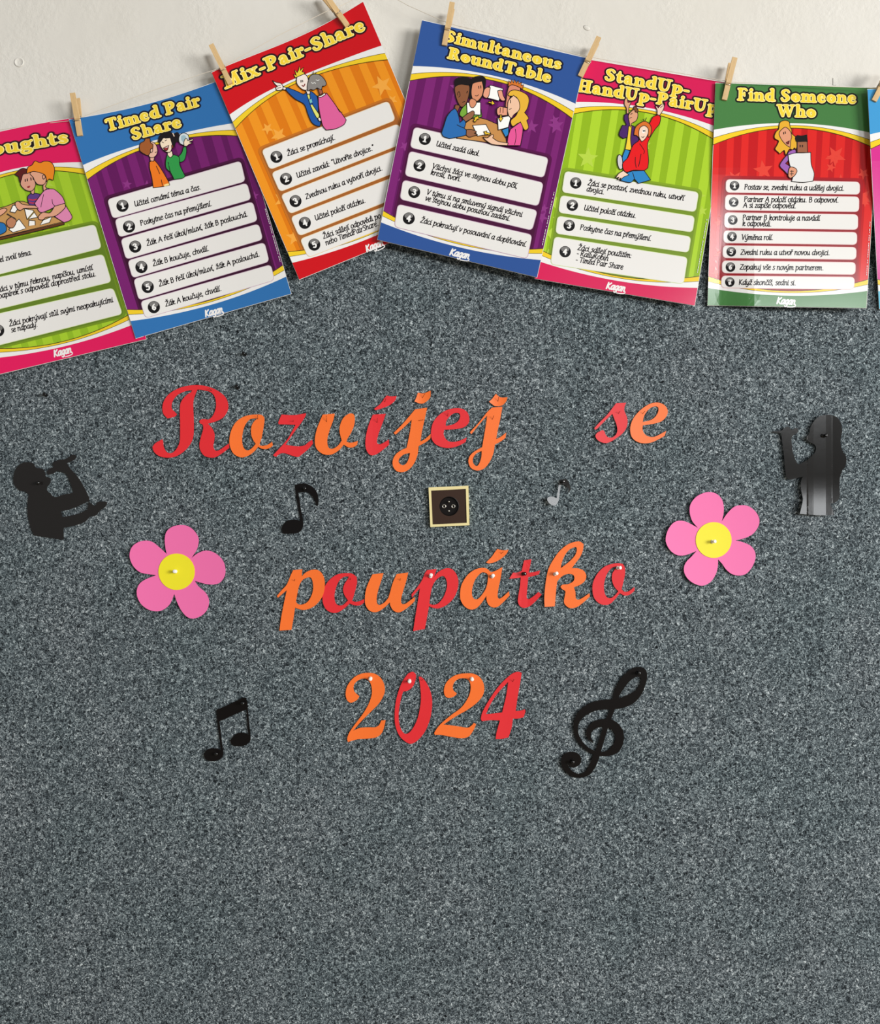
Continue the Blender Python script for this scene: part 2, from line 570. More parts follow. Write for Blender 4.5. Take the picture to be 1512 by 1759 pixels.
B('S', .8, [(.66, 1.4), (.42, 1.58), (.16, 1.4), (.2, 1.05), (.5, .75), (.62, .4), (.42, .03), (.06, .12)])
B('T', .86, [(.0, 1.52), (.86, 1.56)], [(.43, 1.54), (.36, 0)])
B('U', 1.04, [(.04, 1.5), (.14, 1.55), (.1, .5), (.24, .05), (.5, .06), (.72, .5)], [(.8, 1.55), (.76, .3), (.82, .02), (.98, .08)])
B('V', .92, [(.0, 1.5), (.1, 1.56), (.36, .02)], [(.36, .02), (.66, .9), (.86, 1.56)])
B('Z', .9, [(.1, 1.52), (.8, 1.52)], [(.8, 1.52), (.04, .04)], [(.04, .04), (.84, .04)])
B('.', .42, [(.2, .05), (.22, .06)])
B(',', .36, [(.14, .06), (.04, -.28)])
B(':', .38, [(.1, .04), (.12, .05)], [(.14, .8), (.16, .82)])
B('/', .62, [(-.02, -.3), (.5, 1.75)])
B('-', .5, [(.06, .5), (.4, .5)])
B('"', .5, [(.12, 1.7), (.08, 1.35)], [(.32, 1.7), (.28, 1.35)])
B(' ', .46)
ACC = {'á': ('a', 'a', .42), 'é': ('e', 'a', .34), 'í': ('ı', 'a', .12), 'ú': ('u', 'a', .36), 'ý': ('y', 'a', .38),
       'č': ('c', 'v', .36), 'ě': ('e', 'v', .34), 'ň': ('n', 'v', .38), 'ř': ('r', 'v', .3), 'š': ('s', 'v', .3),
       'ž': ('z', 'v', .32), 'Ž': ('Z', 'V', .46), 'ů': ('u', 'o', .38), 'ď': ('d', 'k', .98)}
for c, (base, a, x) in ACC.items():
    adv, st = BF[base]; st = list(st)
    y = 1.58 if a == 'V' else 1.2
    if a == 'a': st.append([(x, y), (x+.24, y+.26)])
    elif a in 'vV': st += [[(x-.16, y+.22), (x, y)], [(x, y), (x+.2, y+.24)]]
    elif a == 'o': st.append([(x+.1*math.cos(t*.785), y+.16+.11*math.sin(t*.785)) for t in range(9)])
    else: st.append([(x, 1.55), (x-.06, 1.25)])
    BF[c] = (adv, st)

BGL = {}
def body_glyph(ch, r, slant):
    k = (ch, r, slant)
    if k not in BGL:
        st = [brush([(x+slant*y, y) for x, y in s], r, 7) for s in BF[ch][1]]
        BGL[k] = tess(sdf_loops(st, .085, tol=.010)) if st else ([], [])
    return BGL[k]

def write(mb, text, p0, p1, xh, fn, m, r=.110, slant=.10):
    """hand-lettered line from baseline start p0 to baseline end p1 (photo pixels)"""
    A = sum(BF[c][0] for c in text)
    ux, uy = (p1[0]-p0[0])/A, (p1[1]-p0[1])/A
    L = math.hypot(ux, uy); vx, vy = uy/L*xh, -ux/L*xh
    cx = 0
    for c in text:
        flat, tr = body_glyph(c, r, slant)
        if tr:
            verts = [fn(p0[0]+ux*(cx+x)+vx*y, p0[1]+uy*(cx+x)+vy*y) for x, y in flat]
            fixed = []
            for t in tr:
                a, b_, c_ = (verts[i] for i in t)
                fixed.append(t if (b_-a).cross(c_-a).y <= 0 else (t[0], t[2], t[1]))
            mb.tris(verts, fixed, m)
        cx += BF[c][0]

# fat soft-serifed title face, x-height 1: rows of (x, y, brush radius)
TF = {}
def T(ch, adv, *st): TF[ch] = (adv, [brush(s, None, 9) for s in st])
def foot(x, w=.27, y=.09): return [(x-w, y, .085), (x+w, y, .085)]
def stem(x, y0=.16, y1=.84, r=.165): return [(x, y0, r*1.04), (x, (y0+y1)/2, r*.94), (x, y1, r*1.02)]
def flag(x, y=.9): return [(x-.2, y-.03, .07), (x-.08, y, .1)]
T('a', 1.08, [(.24, .74, .12), (.42, .9, .11), (.64, .8, .15), (.68, .5, .16), (.7, .2, .15), (.84, .09, .09), (.98, .12, .06)],
  [(.6, .56, .08), (.34, .46, .14), (.26, .26, .15), (.42, .1, .1), (.6, .22, .09)])
T('b', 1.16, stem(.3, .14, 1.34), flag(.3, 1.42), [(.36, .7, .08), (.6, .88, .11), (.86, .68, .18), (.88, .38, .18), (.64, .12, .12), (.36, .12, .1)])
T('d', 1.18, stem(.84, .14, 1.34), flag(.84, 1.42), foot(.98, .12), [(.78, .74, .08), (.54, .88, .11), (.28, .68, .18), (.26, .38, .18), (.5, .12, .12), (.78, .2, .1)])
T('e', 1.04, [(.3, .5, .07), (.6, .54, .07), (.78, .56, .1), (.76, .76, .11), (.54, .9, .1), (.3, .74, .17), (.24, .44, .18), (.42, .16, .15), (.7, .12, .11), (.88, .26, .07)])
T('g', 1.08, [(.48, .9, .1), (.26, .76, .13), (.3, .5, .12), (.52, .42, .1), (.74, .56, .13), (.72, .8, .12), (.48, .9, .1)], [(.74, .86, .08), (.98, .94, .1)],
  [(.34, .42, .1), (.24, .24, .12), (.46, .12, .13), (.74, .08, .14), (.86, -.12, .13), (.66, -.32, .1), (.32, -.32, .1), (.14, -.14, .1), (.26, .04, .08)])
T('h', 1.16, stem(.3, .16, 1.34), flag(.3, 1.42), foot(.3, .24), [(.36, .72, .08), (.6, .88, .1), (.82, .76, .15), (.86, .5, .165), (.86, .16, .17)], foot(.88, .23))
T('i', .62, stem(.32), flag(.32), foot(.32, .25), [(.31, 1.24, .16), (.33, 1.26, .16)])
T('l', .62, stem(.32, .16, 1.34), flag(.32, 1.42), foot(.32, .25))
T('m', 1.74, stem(.3), flag(.3), foot(.3, .23), [(.36, .72, .08), (.58, .88, .1), (.8, .76, .15), (.84, .5, .165), (.84, .16, .17)], foot(.86, .21),
  [(.92, .72, .08), (1.14, .88, .1), (1.36, .76, .15), (1.4, .5, .165), (1.4, .16, .17)], foot(1.42, .23))
T('n', 1.18, stem(.3), flag(.3), foot(.3, .23), [(.36, .72, .08), (.6, .88, .1), (.82, .76, .15), (.86, .5, .165), (.86, .16, .17)], foot(.88, .23))
T('o', 1.1, [(.54, .88, .11), (.3, .7, .19), (.28, .4, .19), (.54, .12, .11), (.8, .32, .19), (.8, .64, .19), (.54, .88, .11)])
T('p', 1.16, stem(.3, -.3, .84), flag(.3), foot(.3, .25, -.4), [(.36, .7, .08), (.6, .88, .11), (.86, .68, .18), (.88, .38, .18), (.64, .12, .12), (.36, .14, .1)])
T('r', .86, stem(.3), flag(.3), foot(.3, .25), [(.36, .68, .08), (.52, .84, .1), (.68, .84, .15), (.7, .78, .15)])
T('s', .9, [(.7, .74, .1), (.5, .9, .09), (.26, .78, .14), (.3, .6, .14), (.54, .46, .15), (.66, .26, .14), (.44, .1, .09), (.18, .22, .1)])
T('t', .76, [(.34, 1.26, .08), (.32, .9, .14), (.32, .4, .165), (.4, .16, .14), (.6, .16, .08), (.68, .24, .05)], [(.1, .88, .08), (.62, .9, .08)])
T('u', 1.18, stem(.3, .36, .84), flag(.3), [(.3, .4, .165), (.36, .16, .15), (.58, .12, .1), (.78, .3, .08)], stem(.86, .14, .84), flag(.86), foot(1.0, .12))
T('x', 1.1, [(.24, .9, .1), (.52, .5, .15), (.84, .1, .12)], [(.82, .9, .07), (.54, .5, .07), (.22, .1, .07)], foot(.22, .15), foot(.86, .17), foot(.24, .16, .91), foot(.82, .15, .91))
T('-', .72, [(.16, .5, .1), (.54, .5, .1)])
T('F', 1.16, stem(.34, .16, 1.28, .18), foot(.34, .27), foot(.3, .2, 1.36), [(.34, 1.35, .09), (.8, 1.35, .09), (.98, 1.2, .08)], [(.34, .74, .08), (.7, .74, .08)], [(.74, .92, .06), (.76, .56, .06)])
T('H', 1.5, stem(.34, .16, 1.28, .18), foot(.34, .27), foot(.34, .27, 1.36), stem(1.12, .16, 1.28, .18), foot(1.12, .27), foot(1.12, .27, 1.36), [(.4, .72, .08), (1.06, .72, .08)])
T('M', 1.8, [(.34, .14, .1), (.42, .8, .11), (.48, 1.3, .12)], foot(.34, .25), foot(.36, .2, 1.36), [(.48, 1.26, .16), (.66, .8, .17), (.86, .22, .14)], [(.88, .22, .09), (1.08, .8, .08), (1.28, 1.3, .1)],
  [(1.3, 1.28, .15), (1.36, .8, .17), (1.42, .16, .18)], foot(1.44, .27), foot(1.42, .18, 1.36))
T('P', 1.24, stem(.36, .16, 1.28, .18), foot(.36, .28), foot(.28, .2, 1.36), [(.4, 1.35, .09), (.78, 1.28, .14), (.94, 1.02, .17), (.78, .74, .13), (.44, .66, .08)])
T('R', 1.36, stem(.36, .16, 1.28, .18), foot(.36, .28), foot(.28, .2, 1.36), [(.4, 1.35, .09), (.78, 1.28, .14), (.9, 1.04, .16), (.76, .8, .12), (.44, .74, .08)], [(.7, .74, .14), (.88, .42, .17), (1.04, .14, .13), (1.22, .12, .06)])
T('S', 1.16, [(.92, 1.14, .11), (.8, 1.3, .09), (.54, 1.33, .1), (.3, 1.12, .15), (.4, .86, .16), (.72, .64, .18), (.86, .38, .17), (.6, .12, .11), (.3, .16, .1), (.2, .36, .11)])
T('T', 1.3, stem(.66, .16, 1.24, .18), foot(.66, .28), [(.16, 1.12, .08), (.2, 1.32, .1), (.66, 1.34, .1), (1.1, 1.32, .1), (1.16, 1.12, .08)])
T('U', 1.46, [(.34, 1.28, .17), (.34, .6, .18), (.48, .2, .16), (.76, .1, .11), (1.02, .26, .09), (1.12, .7, .08), (1.12, 1.3, .08)], foot(.34, .27, 1.36), foot(1.12, .22, 1.36))
T('W', 1.96, [(.3, 1.26, .16), (.46, .7, .17), (.64, .14, .13)], [(.66, .14, .09), (.86, .8, .08), (1.0, 1.2, .09)], [(.98, 1.26, .15), (1.14, .7, .17), (1.3, .14, .13)], [(1.32, .14, .09), (1.52, .8, .08), (1.66, 1.28, .09)],
  foot(.26, .2, 1.36), foot(.94, .2, 1.36), foot(1.64, .18, 1.36))
TF[' '] = (.5, [])

DIG = {'1': [[(-.16, .28, .12), (.04, .46, .13)], [(.04, .42, .15), (.04, -.4, .15)], [(-.2, -.46, .09), (.28, -.46, .09)]],
       '2': [[(-.24, .24, .12), (-.04, .46, .12), (.22, .28, .14), (.1, -.02, .14), (-.24, -.42, .1)], [(-.24, -.43, .11), (.3, -.42, .11)]],
       '3': [[(-.24, .36, .11), (.0, .48, .11), (.2, .28, .13), (-.04, .06, .1)], [(-.04, .06, .1), (.24, -.14, .14), (.06, -.44, .12), (-.26, -.36, .11)]],
       '4': [[(.1, .46, .12), (-.3, -.14, .09)], [(-.3, -.16, .1), (.34, -.16, .1)], [(.12, .44, .14), (.12, -.46, .14)]],
       '5': [[(.24, .46, .1), (-.16, .44, .1)], [(-.16, .44, .1), (-.2, .1, .1)], [(-.2, .08, .1), (.1, .12, .13), (.24, -.16, .14), (.04, -.46, .12), (-.26, -.36, .11)]],
       '6': [[(.2, .46, .09), (-.1, .22, .13), (-.24, -.16, .14), (-.02, -.44, .12), (.22, -.2, .13), (.04, .02, .1), (-.16, -.1, .09)]],
       '7': [[(-.26, .42, .11), (.28, .42, .11)], [(.28, .42, .11), (.04, .0, .13), (-.06, -.48, .13)]]}
DGL = {k: tess(sdf_loops([brush(s, None, 8) for s in v], .05)) for k, v in DIG.items()}

def title(mb, text, p0, p1, xh, fns, soft):
    """dark halo, cream letters, golden cores"""
    A = sum(TF[c][0] for c in text)
    ux, uy = (p1[0]-p0[0])/A, (p1[1]-p0[1])/A
    L = math.hypot(ux, uy); vx, vy = uy/L*xh, -ux/L*xh
    st = []; cx = 0
    per = []
    for c in text:
        g = [[(x+cx, y, r) for x, y, r in s] for s in TF[c][1]]
        st += g; per.append(g)
        cx += TF[c][0]
    def px(lp): return [(p0[0]+ux*x+vx*y, p0[1]+uy*x+vy*y) for x, y in lp]
    def put(strokes, level, fn, m, h):
        loops = sdf_loops(strokes, h, level)
        if loops: mb.poly([px(l) for l in loops], fn, m)
    put(st, .25, fns[0], ink(soft), .07)
    put(st, .18, fns[1], ink((22, 10, 14)), .06)
    for g in per:
        if g:
            put(g, 0.06, fns[2], ink((252, 236, 150)), .04)
            put([[(x, y, r) for x, y, r in s] for s in g], -.02, fns[3], ink((244, 212, 58)), .035)

# ------------------------------------------------------------------ posters
EPS = 0.00011
def homography(q):
    """unit square (u right, v down) -> quad TL TR BR BL, and back"""
    src = [(0, 0), (1, 0), (1, 1), (0, 1)]
    A = []; bb = []
    for (u, v), (x, y) in zip(src, q):
        A.append([u, v, 1, 0, 0, 0, -u*x, -v*x]); bb.append(x)
        A.append([0, 0, 0, u, v, 1, -u*y, -v*y]); bb.append(y)
    h = np.append(np.linalg.solve(np.array(A, float), np.array(bb, float)), 1).reshape(3, 3)
    return h, np.linalg.inv(h)

class Poster:
    def __init__(self, quad, depth, sag=None):
        self.H, self.Hi = homography(quad)
        self.depth = depth
        self.sag = sag or (lambda u: 0.0)
    def px(self, u, v):
        a = self.H @ (u, v, 1)
        return (a[0]/a[2], a[1]/a[2]+self.sag(min(max(u, 0), 1))*(1-v)**1.6)
    def uv(self, x, y):
        a = self.Hi @ (x, y, 1); u, v = a[0]/a[2], a[1]/a[2]
        y2 = y-self.sag(min(max(u, 0), 1))*max(0, 1-v)**1.6
        a = self.Hi @ (x, y2, 1)
        return a[0]/a[2], a[1]/a[2]
    def fn(self, layer):
        def f(x, y):
            u, v = self.uv(x, y)
            return unproj(x, y, self.depth(min(max(u, 0), 1), min(max(v, 0), 1))+layer*EPS)
        return f
    def strip(self, top, bot, n=24, u0=.0022, u1=.9978):
        """region between two v(u) curves"""
        us = [u0+(u1-u0)*k/n for k in range(n+1)]
        return [self.px(u, top(u)) for u in us]+[self.px(u, bot(u)) for u in reversed(us)]

def arc(mid, edge): return lambda u: mid+(edge-mid)*(2*u-1)**2

def rounded(tl, tr, br, bl, r):
    pts = [tl, tr, br, bl]; out = []
    for i in range(4):
        p = Vector(pts[i]); a = Vector(pts[i-1]); b = Vector(pts[(i+1) % 4])
        da = (a-p).normalized(); db = (b-p).normalized()
        for k in range(7):
            t = k/6
            q = p+da*r*(1-t)**2+db*r*t**2
            out.append((q.x, q.y))
    return out

def grow(q, d):
    c = Vector((sum(p[0] for p in q)/4, sum(p[1] for p in q)/4))
    ex = (Vector(q[1])-Vector(q[0])).normalized(); ey = (Vector(q[3])-Vector(q[0])).normalized()
    sg = ((-1, -1), (1, -1), (1, 1), (-1, 1))
    return [tuple(Vector(p)+ex*d*a+ey*d*b) for p, (a, b) in zip(q, sg)]

WHITE = (233, 231, 227)
def make_poster(label, quad, depth, sag, head, back, stripe, star, rim, halo, panels, badges, texts, titles, xh_t, soft,
                art, crop, logo, credit, seed, foot_rgb=None, stars=16, grad=None):
    P = Poster(quad, depth, sag)
    rnd = random.Random(seed)
    base = unproj(*P.px(.5, 1), P.depth(.5, 1))
    root = empty('poster', base, label, 'poster', 'posters pegged along the string')
    # paper with the printed bands
    mb = MB(); G = 12
    us = [k/24 for k in range(25)]
    outl = [P.px(u, 0) for u in us]+[P.px(1, v/30) for v in range(1, 31)]+[P.px(u, 1) for u in reversed(us[:-1])]+[P.px(0, v/30) for v in range(29, 0, -1)]
    mb.slab([outl], P.fn(0), P.fn(-3), mat((238, 236, 232), .5), grid=G)
    full = P.strip(lambda u: .15, lambda u: .955)
    mb.poly([full], P.fn(1), ink(back), G)
    if grad:
        for va, vb, c in grad:
            mb.poly([P.strip(lambda u: va, lambda u: vb)], P.fn(1.5), ink(c), G)
    # stripes fan out slightly towards the bottom
    u = 0.0; k = 0
    while u < .97 and stripe:
        w = rnd.uniform(.035, .062)
        if k % 2 == 0:
            a0, a1 = max(u, .004), min(u+w, .996)
            st = [P.px(a0, .17), P.px(a1, .17), P.px(min(a1+.006, .996), .94), P.px(max(a0-.004, .004), .94)]
            mb.poly([st], P.fn(2), ink(stripe), G)
        u += w; k += 1
    for _ in range(stars if star else 0):
        su, sv = rnd.uniform(.05, .95), rnd.uniform(.25, .9)
        if .15 < su < .85 and sv > .5: su = rnd.choice((.05, .95))
        cx, cy = P.px(su, sv); R = rnd.uniform(7, 19); a0 = rnd.uniform(0, 6)
        pts = [(cx+(R if i % 2 == 0 else R*.42)*math.cos(a0+i*math.pi/5), cy+(R if i % 2 == 0 else R*.42)*math.sin(a0+i*math.pi/5)) for i in range(10)]
        if all(.01 < P.uv(*p)[0] < .99 for p in pts):
            mb.poly([pts], P.fn(3+rnd.random()*.6), ink(star))
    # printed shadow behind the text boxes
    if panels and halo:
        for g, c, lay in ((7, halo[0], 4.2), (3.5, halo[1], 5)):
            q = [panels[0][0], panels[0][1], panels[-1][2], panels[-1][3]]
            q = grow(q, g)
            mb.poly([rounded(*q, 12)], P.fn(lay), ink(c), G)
    line = ink((70, 62, 20)); yel = ink((240, 204, 40)); hl = ink((250, 236, 150)); wht = ink((236, 235, 233)); hd = ink(head); ft = ink(foot_rgb or head)
    A1, A2, A3 = arc(.167, .206), arc(.176, .241), arc(.187, .271)
    Z = lambda u: .10
    mb.poly([P.strip(Z, lambda u: A3(u)+.003)], P.fn(6), line, G)
    mb.poly([P.strip(Z, A3)], P.fn(7), yel, G)
    mb.poly([P.strip(lambda u: A2(u)-.004, lambda u: A2(u)+.002)], P.fn(8), line, G)
    mb.poly([P.strip(Z, A2)], P.fn(9), wht, G)
    mb.poly([P.strip(lambda u: .002, A1)], P.fn(10), hd, G)
    B1, B2, B3 = arc(.927, .866), arc(.935, .889), arc(.947, .918)
    E = lambda u: .985
    mb.poly([P.strip(lambda u: B1(u)-.003, E)], P.fn(6), line, G)
    mb.poly([P.strip(B1, E)], P.fn(7), yel, G)
    mb.poly([P.strip(lambda u: B2(u)-.002, E)], P.fn(8), line, G)
    mb.poly([P.strip(B2, E)], P.fn(9), wht, G)
    mb.poly([P.strip(B3, lambda u: .998)], P.fn(10), ft, G)
    if credit:
        (x0, y0), (x1, y1) = credit
        t = 0.0
        while t < 1:
            w = rnd.uniform(.015, .05)
            t2 = min(t+w, 1)
            mb.ribbon([(x0+(x1-x0)*t, y0+(y1-y0)*t), (x0+(x1-x0)*t2, y0+(y1-y0)*t2)], .55, P.fn(11), ink((226, 222, 224)))
            t = t2+(.012 if rnd.random() < .85 else .04)
    mb.build('paper_sheet', root)
    # text boxes with number badges
    for i, q in enumerate(panels):
        pm = MB()
        pm.poly([rounded(*grow(q, .9), 8)], P.fn(12), ink(rim), G)
        pm.poly([rounded(*q, 7.2)], P.fn(13), ink(WHITE), G)
        po = pm.build('text_panel', root)
        if i < len(badges) and badges[i]:
            bx, by, br = badges[i]
            bmk = MB()
            bmk.poly([circle(bx, by, br)], P.fn(14), ink((16, 14, 15)))
            bmk.poly([circle(bx, by-br*.45, br*.72, 24, br*.46)], P.fn(15), ink((122, 120, 118)))
            flat, tr = DGL[str(i+1)]
            e = Vector(q[1])-Vector(q[0]); e.normalize()
            fnx = P.fn(16)
            verts = [fnx(bx+br*.98*(x*e.x+y*e.y), by+br*.98*(x*e.y-y*e.x)) for x, y in flat]
            fixed = []
            for t in tr:
                a, b_, c_ = (verts[w] for w in t)
                fixed.append(t if (b_-a).cross(c_-a).y <= 0 else (t[0], t[2], t[1]))
            bmk.tris(verts, fixed, ink((240, 239, 236)))
            bo = bmk.build('number_badge', root)
            bo.parent = po
        tl = [t for t in texts if t[0] == i]
        if tl:
            tm = MB()
            for _, s, a, b_ in tl:
                write(tm, s, a, b_, 6.25, P.fn(14), ink((24, 18, 20)))
            to = tm.build('text_lines', root)
            to.parent = po
    # title
    tm = MB()
    for s, a, b_ in titles:
        title(tm, s, a, b_, xh_t, [P.fn(11), P.fn(12), P.fn(13), P.fn(14)], soft)
    if titles: tm.build('title_lettering', root)
    # cartoon
    if art:
        am = MB(); lay = 17.0
        for row in art:
            kind, col, pts = row[0], row[1], row[2]
            if kind == 'L':
                raw = [tuple(float(v) for v in t.split(',')) for t in pts.split()]
                raw = [(crop[0]+x*crop[2], crop[1]+y*crop[2]) for x, y in raw]
                am.ribbon(polyline(raw, 5), row[3] if len(row) > 3 else .55, P.fn(lay), ink(col))
            else:
                lp = parse(pts, crop, 4)
                am.poly([lp], P.fn(lay), ink(col))
                if kind == 'P':
                    am.ribbon(lp, .6, P.fn(lay+.3), ink((22, 16, 16)), closed=True)
            lay += .5
        am.build('cartoon_picture', root)
    if logo:
        a, b_ = logo
        lm = MB()
        e = Vector((b_[0]-a[0], b_[1]-a[1])); n_ = Vector((e.y, -e.x)).normalized(); ed = e.normalized()
        write(lm, 'Ka', a, tuple(Vector(a)+e*.43), 7.6, P.fn(12), ink((240, 238, 236)), .16, .22)
        write(lm, 'gan', tuple(Vector(a)+e*.44), tuple(Vector(a)+e*.97), 7.6, P.fn(12), ink((240, 238, 236)), .16, .22)
        sw = [Vector(a)+e*.93+n_*2, Vector(a)+e*1.0-n_*1.0, Vector(a)+e*.96-n_*3.4, Vector(a)+e*.8-n_*4.4, Vector(a)+e*.56-n_*4.6]
        lm.ribbon(polyline([(p.x, p.y) for p in sw], 6), .8, P.fn(12.5), ink((240, 238, 236)))
        lm.build('printed_logo', root)
    return root

def dcurve(top, bot, bow, extra=None):
    def f(u, v):
        d = top+(bot-top)*v-bow*math.sin(math.pi*u)*(1-.25*v)
        return d+(extra(u, v) if extra else 0)
    return f

BLK = (24, 16, 18)
HL = (252, 250, 245)

ART1 = [
 ('P', (104, 58, 26), '-60,1452* 640,1283* 642,1312* -60,1482*'),
 ('P', (200, 152, 90), '-60,1160* 60,1130 180,1085 260,1090 640,1290* -60,1455*'),
 ('P', (92, 60, 132), '275,1040 310,1000* 360,1000* 405,1020 370,1110 300,1125'),
 ('L', (200, 50, 70), '285,1060 330,1068 385,1055', 1.0), ('L', (200, 50, 70), '290,1090 330,1098 372,1090', 1.0),
 ('P', (220, 160, 136), '310,940* 345,940* 340,1005 312,1000'),
 ('P', (220, 160, 136), '205,895 230,810 300,790 340,860 355,920 320,975 260,970 215,930'),
 ('P', (92, 26, 24), '148,812* 195,765* 230,750 272,765 270,800 230,812 215,860* 200,890 185,835*'),
 ('P', (227, 166, 136), '440,860* 470,890* 452,935* 478,955* 440,985 430,930'),
 ('P', (227, 166, 136), '300,800 360,775 440,810 462,860 440,912 380,912 350,880 330,840'),
 ('P', (238, 138, 30), '268,800 280,740 320,718 350,678 400,695 440,680 510,690 545,760 530,870* 490,858 470,885* 450,820 400,795 340,782 300,790'),
 ('P', (227, 166, 136), '425,825 445,818 452,845 432,858'),
 ('L', BLK, '252,858 254,885', .8), ('L', BLK, '272,852 274,880', .8), ('L', BLK, '308,842 312,872', .8), ('L', BLK, '330,838 335,866', .8),
 ('F', (150, 40, 40), '270,935 300,925 292,945 280,945'),
 ('P', (200, 205, 215), '440,980* 470,952 500,955* 480,978'),
 ('P', (227, 138, 180), '345,1100* 440,975 500,955* 545,962 620,1030 650,1095* 648,1110* 720,1230 700,1270 640,1293* 540,1220 560,1130* 480,1170 400,1190'),
 ('L', BLK, '436,1010 420,1080 408,1140', .5), ('L', BLK, '520,1060 530,1110 560,1130', .5),
 ('P', HL, '100,1185* 130,1118* 195,1130* 150,1195*'), ('P', HL, '245,1155* 330,1170* 375,1240* 270,1262*'),
 ('P', HL, '285,1342* 290,1270* 350,1275* 352,1330*'), ('P', HL, '400,1318* 430,1270* 518,1235* 495,1292*'), ('P', HL, '90,1362* 190,1258* 262,1352* 130,1392*'),
 ('P', (227, 166, 136), '545,1130* 648,1100* 652,1140 600,1195 540,1232 460,1240 430,1265 390,1262 385,1230 430,1190 500,1195'),
 ('P', (227, 166, 136), '152,1100 182,1080 230,1112 350,1122* 385,1150* 240,1152 200,1172 165,1145'),
 ('P', (190, 130, 96), '65,1280 110,1238 150,1252 162,1290 130,1345 80,1335'),
 ('L', (60, 50, 40), '70,1205 160,1262', 1.0), ('L', (120, 100, 40), '275,1262 345,1180', 1.2),
 ('P', (34, 112, 180), '-40,1285* 40,1300 65,1350 50,1390 -40,1432*'),
 ('P', (227, 166, 136), '-30,1180 40,1150 70,1165 40,1200 10,1220 -30,1240'),
]
make_poster('green poster with pink header cut off by the left edge of the photo',
    [(-139, 263), (138, 200), (252, 583), (-24, 649)], dcurve(.019, .024, .008), lambda u: -6*math.sin(math.pi*u),
    (226, 22, 92), (146, 186, 34), (166, 204, 44), (176, 208, 66), (206, 224, 150), ((116, 146, 30), (100, 128, 34)),
    [[(-63, 435), (163, 386), (174, 426), (-53, 484)], [(-49, 487), (177, 437), (191, 484), (-37, 539)], [(-33, 546), (194, 495), (210, 539), (-19, 597)]],
    [(-34, 462, 10.4), (-19, 513, 10.4), (-3, 568, 10.4)],
    [(0, 'Učitel zvolí téma.', (-17, 454.5), (56, 437)),
     (1, 'Žáci v týmu řeknou, napíšou, umístí', (-6, 503), (160, 463.2)), (1, 'papírek s odpovědí doprostřed stolu.', (-2, 513), (166, 474)),
     (2, 'Žáci pokrývají stůl svými neopakujícími', (16.3, 560.8), (195, 518.6)), (2, 'se nápady.', (19.8, 571), (65.3, 560.8))],
    [('oughts', (-15, 267.5), (119.5, 245))], 15.6, (120, 14, 52),
    ART1, (0, 160, .171958), ((93, 613), (124, 605)), None, 11)

ART2 = [
 ('P', (238, 122, 28), '555,560* 585,546* 608,572 640,620 680,690* 686,710* 640,720 580,728* 570,660 556,600'),
 ('L', BLK, '598,585 622,640 640,715', .6),
 ('F', (250, 226, 150), '648,708* 680,698* 684,710* 652,720*'),
 ('P', (230, 178, 156), '558,520* 590,520* 582,556* 560,552*'),
 ('P', (232, 184, 162), '545,430 590,440 607,480 600,515 575,532 550,520'),
 ('P', (160, 90, 42), '490,470 495,440 520,425 528,408* 558,405* 562,435 578,448 572,490 560,500* 545,518 515,505 495,490'),
 ('P', (232, 184, 162), '562,478 574,474 574,494 562,498'),
 ('L', BLK, '590,500 602,494', .5),
 ('P', (47, 152, 72), '748,545* 745,525 765,500 775,465* 792,458* 796,490 786,540 770,558 748,560'),
 ('P', (24, 16, 20), '705,395 735,368 752,395 752,425 728,430 715,462 700,470'),
 ('P', (244, 224, 196), '672,490* 702,490* 708,522* 690,532 672,516*'),
 ('P', (47, 152, 72), '670,512* 690,532 712,512* 748,530 752,580 787,652* 770,666 715,674* 704,650 690,625* 664,600 660,560'),
 ('L', BLK, '676,560 684,600 692,628', .6),
 ('P', (246, 226, 198), '626,420 655,400 690,392 706,420 702,460 690,495 660,494 635,470 624,445'),
 ('P', (24, 16, 20), '612,430 620,393 650,372 690,368 718,388 716,440 704,450* 690,402* 660,406* 645,400* 628,428'),
 ('L', (240, 214, 190), '706,372 716,395', .8),
 ('L', BLK, '636,430 648,436', .6), ('L', BLK, '655,424 668,416', .6),
 ('P', (150, 40, 44), '645,470* 680,452* 672,482 658,487'),
 ('F', HL, '652,470* 676,458* 672,466*'),
 ('P', (214, 224, 226), '745,410 755,382 780,372 805,385 812,412 800,442 775,450 752,438'),
 ('F', (160, 190, 200), '762,392 785,388 795,412 778,430 762,418'),
 ('P', (246, 226, 198), '780,458* 778,430 790,408 800,412 804,422 836,410* 838,420 815,430 836,436* 812,446 798,458*'),
 ('P', (150, 70, 40), '700,452 708,450 710,468 702,470'),
]
